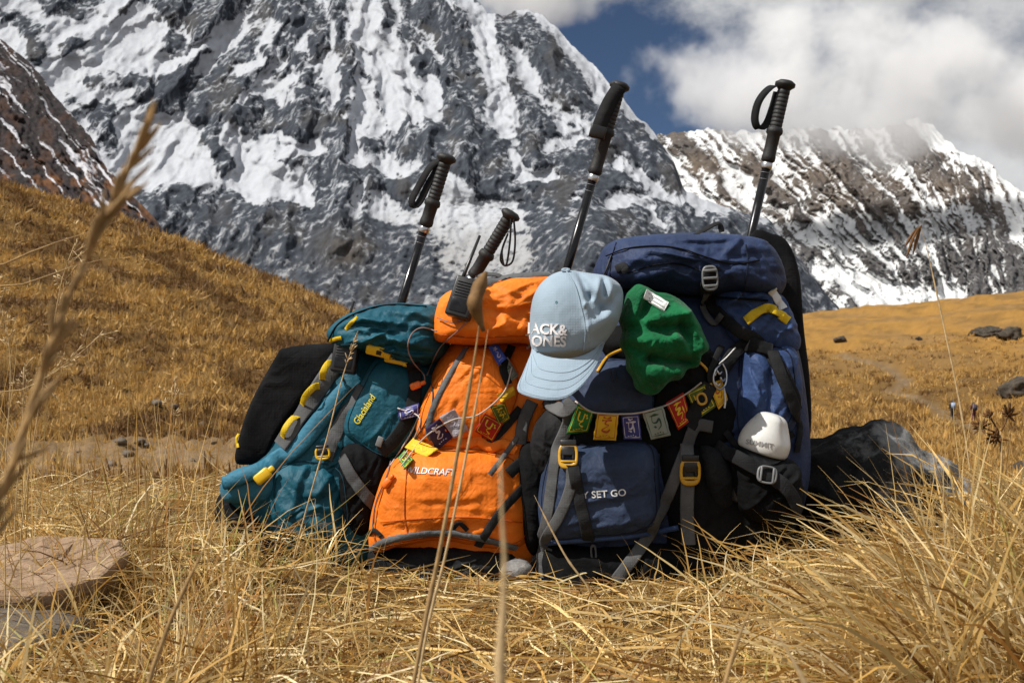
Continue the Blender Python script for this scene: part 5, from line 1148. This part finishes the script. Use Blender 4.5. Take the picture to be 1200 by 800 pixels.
# bottle in the side pocket
def lathe(prof, axis_o, axis_d, n=40, mod=None):
    d = np.array(axis_d, float); d /= np.linalg.norm(d); u = np.cross(d, [0, 1., 0]); u /= np.linalg.norm(u); v = np.cross(d, u)
    V = []; m = len(prof)
    for (r, h) in prof:
        for k in range(n):
            a = 2*math.pi*k/n; rr = r*(mod(a, h) if mod else 1); V.append(np.array(axis_o)+d*h+rr*(math.cos(a)*u+math.sin(a)*v))
    f = [[i*n+k, i*n+(k+1) % n, (i+1)*n+(k+1) % n, (i+1)*n+k] for i in range(m-1) for k in range(n)]+[list(range(n))[::-1], [(m-1)*n+k for k in range(n)]]
    return np.array(V), f
be = empty('water_bottle', tuple(Pv(896, 600, 1.80)), 'blue bottle with a white domed lid in the side pocket of the blue pack', 'bottle')
bo = P(893, 527, 1.800); bd = np.array([.30, -.12, 1.])
prof = [(.043, -.003), (.0455, .002), (.0462, .010), (.0455, .020), (.0425, .031), (.0375, .043), (.032, .053), (.028, .060), (.022, .065), (.014, .068), (.004, .069)]
v, f = lathe(catmull(prof, 26), bo, bd, 64, lambda a, h: 1-.30*sstep(np.array(h), .018, .05)*math.exp(-((a-2.45)/.42)**2)-.0*h)
lid_o = new_obj('lid', v, f, M['white_pl'], be); add_tree(v, f)
v, f = lathe([(.001, -.10), (.036, -.10), (.038, -.09), (.0395, -.03), (.0395, -.004)], bo, bd, 40); new_obj('bottle_body', v, f, M['black_pl'], be)
text_on('lettering', 'SUMMIT', 890, 520, 8., -10, M['print_d'], lid_o, .0004, .0008, .01, 0, 1.15)
# carabiner with cords
ka = empty('carabiner', tuple(Pv(846, 440, 1.78)), 'small silver carabiner and charms clipped beside the side pocket', 'carabiner')
cordline('loop', [(846, 425), (838, 434), (836, 446), (842, 456), (850, 450), (851, 436), (846, 425)], .0022, M['steel'], ka, .012, n=40)
cordline('cord', [(862, 407), (852, 418), (842, 428), (838, 440)], .0014, M['white_tag'], ka, .010)
cordline('cord', [(848, 452), (850, 468), (849, 478)], .0018, M['white_tag'], ka, .010)
for (px, py) in [(843, 436), (847, 444), (841, 450)]: cordline('charm', [(px-3, py-2), (px, py+2), (px+3, py-1)], .0022, M['steel'], ka, .014, n=8)
# two walkie-talkies
def radio(px, py, ang, w, h, label, ant, lift=.006):
    fr = frame_at(px, py, ang, lift, .75); e = empty('walkie_talkie', tuple(fr(np.array([[0, -h/2, 0]]))[0]), label, 'radio')
    v, f = rbox((0, 0, .013), (w, h, .028), .004, 3); new_obj('case', fr(v), f, M['black_pl'], e)
    for k in range(6): v, f = rbox((0, h*.36-k*.0052, .0278), (w*.72, .0018, .0022), .0006); new_obj('grille_bar', fr(v), f, M['black_pl'], e)
    v, f = rbox((0, -h*.22, .0275), (w*.7, h*.34, .002), .0008); new_obj('battery_plate', fr(v), f, M['metal_black'], e)
    v, f = tube(fr(np.array([[w*.28, h*.5-.004, .012], [w*.28, h*.5+.009, .012]])), .0045, 12); new_obj('knob', v, f, M['black_pl'], e)
    q = np.array([[-w*.3, h*.5-.004, .012], [-w*.3+ant[0]*.15, h*.5+ant[1]*.15, .012], [-w*.3+ant[0], h*.5+ant[1], .012]]); v, f = tube(fr(q), [.0042, .0036, .0026], 10); new_obj('antenna', v, f, M['black_pl'], e)
    return e
radio(412, 422, -8, .048, .068, 'black walkie-talkie clipped to the teal backpack', (.012, .075), .045)
radio(545, 352, -16, .046, .076, 'black walkie-talkie clipped to the lid of the orange backpack', (.006, .085), .002)
# prayer flags
GL = {'om': [[(.25, .75), (.75, .78)], [(.5, .76), (.42, .6), (.62, .55), (.45, .42), (.3, .3), (.55, .22), (.7, .35)], [(.3, .9), (.5, .85), (.7, .92)]],
      'ma': [[(.25, .8), (.5, .82), (.72, .8)], [(.35, .8), (.3, .55), (.5, .5), (.68, .62), (.7, .35), (.5, .2)], [(.3, .35), (.45, .3)]],
      'ni': [[(.2, .72), (.8, .74)], [(.62, .9), (.45, .84), (.35, .92)], [(.35, .72), (.35, .4), (.55, .45), (.6, .7)], [(.62, .72), (.66, .2)], [(.3, .3), (.5, .25)]],
      'pad': [[(.25, .85), (.3, .5), (.55, .48), (.6, .82)], [(.6, .5), (.45, .3), (.7, .15)], [(.7, .8), (.8, .6)]],
      'hum': [[(.3, .82), (.75, .8)], [(.55, .8), (.3, .62), (.6, .58), (.3, .4), (.65, .36), (.45, .15)], [(.75, .6), (.78, .3)]]}
def flag(quad, cloth, ink, parent, seed, lift=.006, name='flag', glyph='om', label=None, border=True):
    q = np.array(quad, float)      # top-left, top-right, bottom-right, bottom-left in picture order
    smp = []
    for u in (.05, .3, .5, .7, .95):
        for v in (.05, .35, .65, .95):
            p = (q[0]*(1-u)+q[1]*u)*(1-v)+(q[3]*(1-u)+q[2]*u)*v; h = hit(*p)
            if h is not None: smp.append((u, v, h[0][1]))
    smp = np.array(smp); A = np.stack([smp[:, 0], smp[:, 1], np.ones(len(smp))], 1); co, *_ = np.linalg.lstsq(A, smp[:, 2], rcond=None)
    co[:2] *= .8; co[2] = (smp[:, 2]-A[:, :2]@co[:2]).min()*.6+.4*np.percentile(smp[:, 2]-A[:, :2]@co[:2], 25)
    def S(u, v, l=0.):
        u = np.asarray(u, float); v = np.asarray(v, float); p = (q[0]*(1-u)[..., None]+q[1]*u[..., None])*(1-v)[..., None]+(q[3]*(1-u)[..., None]+q[2]*u[..., None])*v[..., None]
        Y = co[0]*u+co[1]*v+co[2]-lift-l-.005*np.sin(u*5+seed)*v-.0025*np.sin(v*6+seed*2+u*3)
        return P(p[..., 0], p[..., 1], Y)
    n = 12; uu, vv = np.meshgrid(np.linspace(0, 1, n), np.linspace(0, 1, n)); jit = .012*np.sin(vv*17+seed)*(uu*2-1)
    a = S(uu+jit, vv).reshape(-1, 3); b = S(uu+jit, vv, -.0008).reshape(-1, 3); V = np.concatenate([a, b]); o2 = n*n; f = []
    for j in range(n-1):
        for i in range(n-1):
            k = j*n+i; f += [[k, k+1, k+n+1, k+n], [o2+k, o2+k+n, o2+k+n+1, o2+k+1]]
    rim = [i for i in range(n)]+[j*n+n-1 for j in range(1, n)]+[(n-1)*n+i for i in range(n-2, -1, -1)]+[j*n for j in range(n-2, 0, -1)]
    for k in range(len(rim)): x, y = rim[k], rim[(k+1) % len(rim)]; f.append([x, x+o2, y+o2, y])
    fo = new_obj(name, V, f, M['flag_'+cloth], parent)
    if label: fo['label'] = label
    parts = []
    def stroke(pl, w):
        pts = catmull(np.array(pl), max(8, len(pl)*6)) if len(pl) > 2 else np.array([np.array(pl[0])*(1-t)+np.array(pl[1])*t for t in np.linspace(0, 1, 8)])
        T = np.gradient(pts, axis=0); T /= np.linalg.norm(T, axis=1, keepdims=True)+1e-9; Nn = np.stack([-T[:, 1], T[:, 0]], 1); ww = w*(1+.5*np.sin(np.linspace(0, 7, len(pts))+seed))[:, None]
        L_, R_ = pts-Nn*ww, pts+Nn*ww; vv_ = np.stack([L_, R_], 1).reshape(-1, 2); parts.append((S(vv_[:, 0], 1-vv_[:, 1], .0007), [[2*i, 2*i+1, 2*i+3, 2*i+2] for i in range(len(pts)-1)]))
    if border:
        m = .09
        for pl in [[(m, m), (1-m, m)], [(1-m, m), (1-m, 1-m)], [(1-m, 1-m), (m, 1-m)], [(m, 1-m), (m, m)]]: stroke(pl, .012)
    for pl in GL[glyph]: stroke([(x*.9+.05, y*.8+.12) for x, y in pl], .028)
    for k in range(4): stroke([(.25+k*.13, .16), (.33+k*.13, .16+.03*((k*7) % 3-1))], .014)
    new_obj('print', *merge(parts), ink, fo, smooth=False)
inkY = plain('yellow_ink', (.75, .52, .03), .7); inkG = plain('dark_green_ink', (.02, .06, .03), .7); inkR = plain('red_ink', (.45, .08, .02), .7); inkW = plain('white_ink', (.55, .53, .62), .7)
fs = empty('prayer_flag_string', tuple(Pv(745, 500, 1.72)), 'string of printed prayer flags across the blue backpack', 'flags')
cordline('cord', [(674, 470), (690, 481), (702, 484), (728, 485), (752, 483), (782, 474), (806, 460), (822, 448)], .0016, M['cord'], fs, .007, n=60)
for k, (quad, cl, ink, gl) in enumerate([([(677, 473), (696, 482), (689, 506), (663, 509)], 'green', inkY, 'pad'), ([(700, 483), (725, 485), (722, 516), (695, 515)], 'yellow', inkR, 'om'), ([(728, 487), (749, 485), (752, 515), (731, 515)], 'blue', inkW, 'ni'), ([(752, 482), (777, 475), (786, 510), (763, 515)], 'white', inkG, 'ma'), ([(780, 472), (801, 459), (810, 492), (795, 504)], 'red', inkY, 'hum'), ([(804, 460), (826, 450), (840, 476), (818, 491)], 'olive', inkY, 'pad'), ([(830, 450), (846, 444), (853, 468), (842, 480)], 'yellow', inkR, 'ma')]):
    flag(quad, cl, ink, fs, k+1, .007 if k < 5 else .005, glyph=gl)
fr = frame_at(820, 468, 15, .016); v, f = ring((.020, .024), (.012, .015), .004, sq=2.4); new_obj('ring', fr(v), f, M['amber_pl'], fs)
fs2 = empty('prayer_flag_string', tuple(Pv(540, 500, 1.78)), 'string of printed prayer flags across the orange backpack, one hanging by the teal pack', 'flags')
cordline('cord', [(466, 478), (492, 490), (482, 520), (468, 540)], .0014, M['cord'], fs2, .006, n=24)
cordline('cord', [(470, 546), (498, 512), (530, 492), (560, 486), (590, 460), (600, 430)], .0014, M['cord'], fs2, .008, n=50)
for k, (quad, cl, ink, gl, bd_) in enumerate([([(466, 480), (491, 472), (492, 487), (468, 493)], 'blue', inkW, 'ma', True), ([(498, 502), (515, 490), (531, 512), (512, 528)], 'purple', inkW, 'om', False), ([(515, 488), (532, 479), (550, 503), (532, 514)], 'grey', inkW, 'om', False), ([(568, 484), (590, 496), (577, 518), (556, 505)], 'red', inkY, 'pad', True), ([(574, 476), (592, 472), (598, 490), (586, 500)], 'olive', inkY, 'hum', True), ([(572, 406), (583, 402), (594, 420), (584, 428)], 'brightblue', inkW, 'om', False), ([(584, 424), (595, 418), (608, 440), (600, 446)], 'white', inkG, 'ma', True), ([(474, 524), (485, 512), (514, 526), (500, 536)], 'yellow', inkY, 'om', False), ([(466, 536), (474, 527), (485, 538), (474, 549)], 'green', inkY, 'pad', True), ([(582, 462), (602, 452), (604, 462), (588, 472)], 'yellow', inkY, 'om', False)]):
    flag(quad, cl, ink, fs2, k+11, .006, glyph=gl, border=bd_)

# =================================================================== trekking poles
def pole(top, low, Y0, Y1, label, kind, grip_len=.135):
    a = np.array(Pv(*top, Y0)); b = np.array(Pv(*low, Y1)); d = (b-a)/np.linalg.norm(b-a)
    # run on to the turf
    L = np.linalg.norm(b-a)
    while L < 1.4 and (a+d*L)[2] > float(zground(np.array([(a+d*L)[0]]), np.array([(a+d*L)[1]]))[0]): L += .01
    e = empty('trekking_pole', tuple(a+d*L), label, 'trekking pole')
    def lt(prof, n=20): return lathe(prof, a, d, n)
    new_obj('knob', *lt([(0.00360, -.010), (0.01440, -.009), (.0215, -.004), (.0215, .002), (0.01530, .007), (0.01260, .011)]), M['rubber'], e)
    gp = [(0.01215, .009)]
    for k in range(9): gp += [(0.01350, .014+k*.0085), (0.01350, .0195+k*.0085), (0.01278, .0205+k*.0085), (0.01278, .0222+k*.0085)]
    g1 = .014+9*.0085
    gp += [(0.01530, g1), (0.01755, g1+.006), (0.01755, g1+.012), (0.01395, g1+.016), (0.01350, grip_len-.02), (0.01485, grip_len-.012), (0.01485, grip_len-.004), (0.01080, grip_len)]
    new_obj('grip', *lt(gp), M['rubber'], e)
    new_obj('collar', *lt([(.0105, grip_len), (.0118, grip_len+.002), (.0118, grip_len+.012), (.0112, grip_len+.014)]), M['steel'], e)
    new_obj('shaft', *lt([(.0096, grip_len+.012), (.0096, .40), (.0096, .402)]), M['metal_black'], e)
    new_obj('clamp', *lt([(.0096, .395), (.0125, .398), (.0128, .405), (.0125, .43), (.0105, .434), (.0085, .437)]), M['black_pl'], e)
    new_obj('lower_shaft', *lt([(.0082, .43), (.0080, L-.02), (.003, L)]), M['metal_black'], e)
    for k in range(2): new_obj('scale_mark', *lt([(.00985, grip_len+.022+k*.014), (.00985, grip_len+.0232+k*.014)], 16), M['grey_pl'], e)
    rt = np.cross(d, [0, 1., 0]); rt /= np.linalg.norm(rt); rt = rt if rt[0] > 0 else -rt; fw = np.array([0, -1., 0])
    def ribbon(pts, w, th=.0018, wd=None):
        pts = catmull(np.array(pts), 40); T = np.gradient(pts, axis=0); T /= np.linalg.norm(T, axis=1, keepdims=True); S_ = np.cross(T, rt*.0+ (wd if wd is not None else fw)); S_ /= np.linalg.norm(S_, axis=1, keepdims=True)+1e-9; W_ = np.cross(S_, T)
        V = []
        for i in range(40):
            for (x, y) in ((-1, -1), (1, -1), (1, 1), (-1, 1)): V.append(pts[i]+W_[i]*w*.5*x+S_[i]*th*.5*y)
        return np.array(V), [[i*4+k, i*4+(k+1) % 4, i*4+4+(k+1) % 4, i*4+4+k] for i in range(39) for k in range(4)]+[[0, 1, 2, 3], [156, 157, 158, 159]]
    if kind == 'loop':      # open wrist loop held out to the left
        v, f = ribbon([a+d*.004-rt*.006, a+d*.012-rt*.030+fw*.004, a+d*.045-rt*.048+fw*.006, a+d*.082-rt*.048+fw*.004, a+d*.100-rt*.034, a+d*.085-rt*.020-fw*.002, a+d*.05-rt*.014-fw*.006, a+d*.015-rt*.012-fw*.006], .017, .0022, fw*.55+rt*.83)
        new_obj('wrist_strap', v, f, M['web_dark'], e)
    elif kind == 'folded':      # strap folded flat along the grip
        v, f = ribbon([a+d*.002+fw*.016, a+d*.05+fw*.022-rt*.012, a+d*.105+fw*.024-rt*.018, a+d*.122+fw*.020-rt*.019, a+d*.11+fw*.026-rt*.019, a+d*.05+fw*.026-rt*.013, a+d*.004+fw*.020], .030, .003, rt)
        new_obj('wrist_strap', v, f, M['web_dark'], e)
        v, f = rbox((0, 0, 0), (.034, .012, .026), .003); Rm = np.stack([rt, fw, -d]); new_obj('strap_buckle', v@Rm+(a+d*.108+fw*.024-rt*.018), f, M['black_pl'], e)
    elif kind == 'side':
        v, f = ribbon([a+d*.004-rt*.008, a+d*.025-rt*.026, a+d*.07-rt*.038, a+d*.105-rt*.044, a+d*.118-rt*.036, a+d*.10-rt*.026, a+d*.06-rt*.020, a+d*.012-rt*.008], .018, .0022, fw*.55+rt*.83)
        new_obj('wrist_strap', v, f, M['web_dark'], e)
    else:                       # thin strap hanging straight down
        dn = np.array([0, 0, -1.])
        for k, s_ in enumerate((0, .006)):
            v, f = tube(catmull(np.array([a+fw*.016+rt*(.002+s_), a+dn*.05+fw*.020+rt*(.0+s_*2), a+dn*.095+rt*(-.006+s_*2)+fw*.018, a+dn*.115+rt*(-.012)+fw*.016, a+dn*.11+rt*(-.024+s_)+fw*.016, a+dn*.085+rt*(-.020)+fw*.018, a+dn*.045+rt*(-.006)+fw*.02]), 36), .0022, 7)
            new_obj('wrist_strap', v, f, M['web_dark'], e)
    return e
pole((523, 186), (470, 356), 2.12, 2.16, 'black trekking pole with a side strap rising from the teal backpack', 'side', .150)
pole((598, 252), (556, 322), 2.10, 2.13, 'short showing black trekking pole with a thin hanging strap at the orange backpack', 'hang', .155)
pole((726, 102), (664, 316), 2.10, 2.13, 'black trekking pole with a strap folded along its grip, behind the cap', 'folded', .190)
pole((920, 100), (879, 280), 2.12, 2.15, 'black trekking pole with an open wrist loop behind the blue backpack', 'loop', .165)
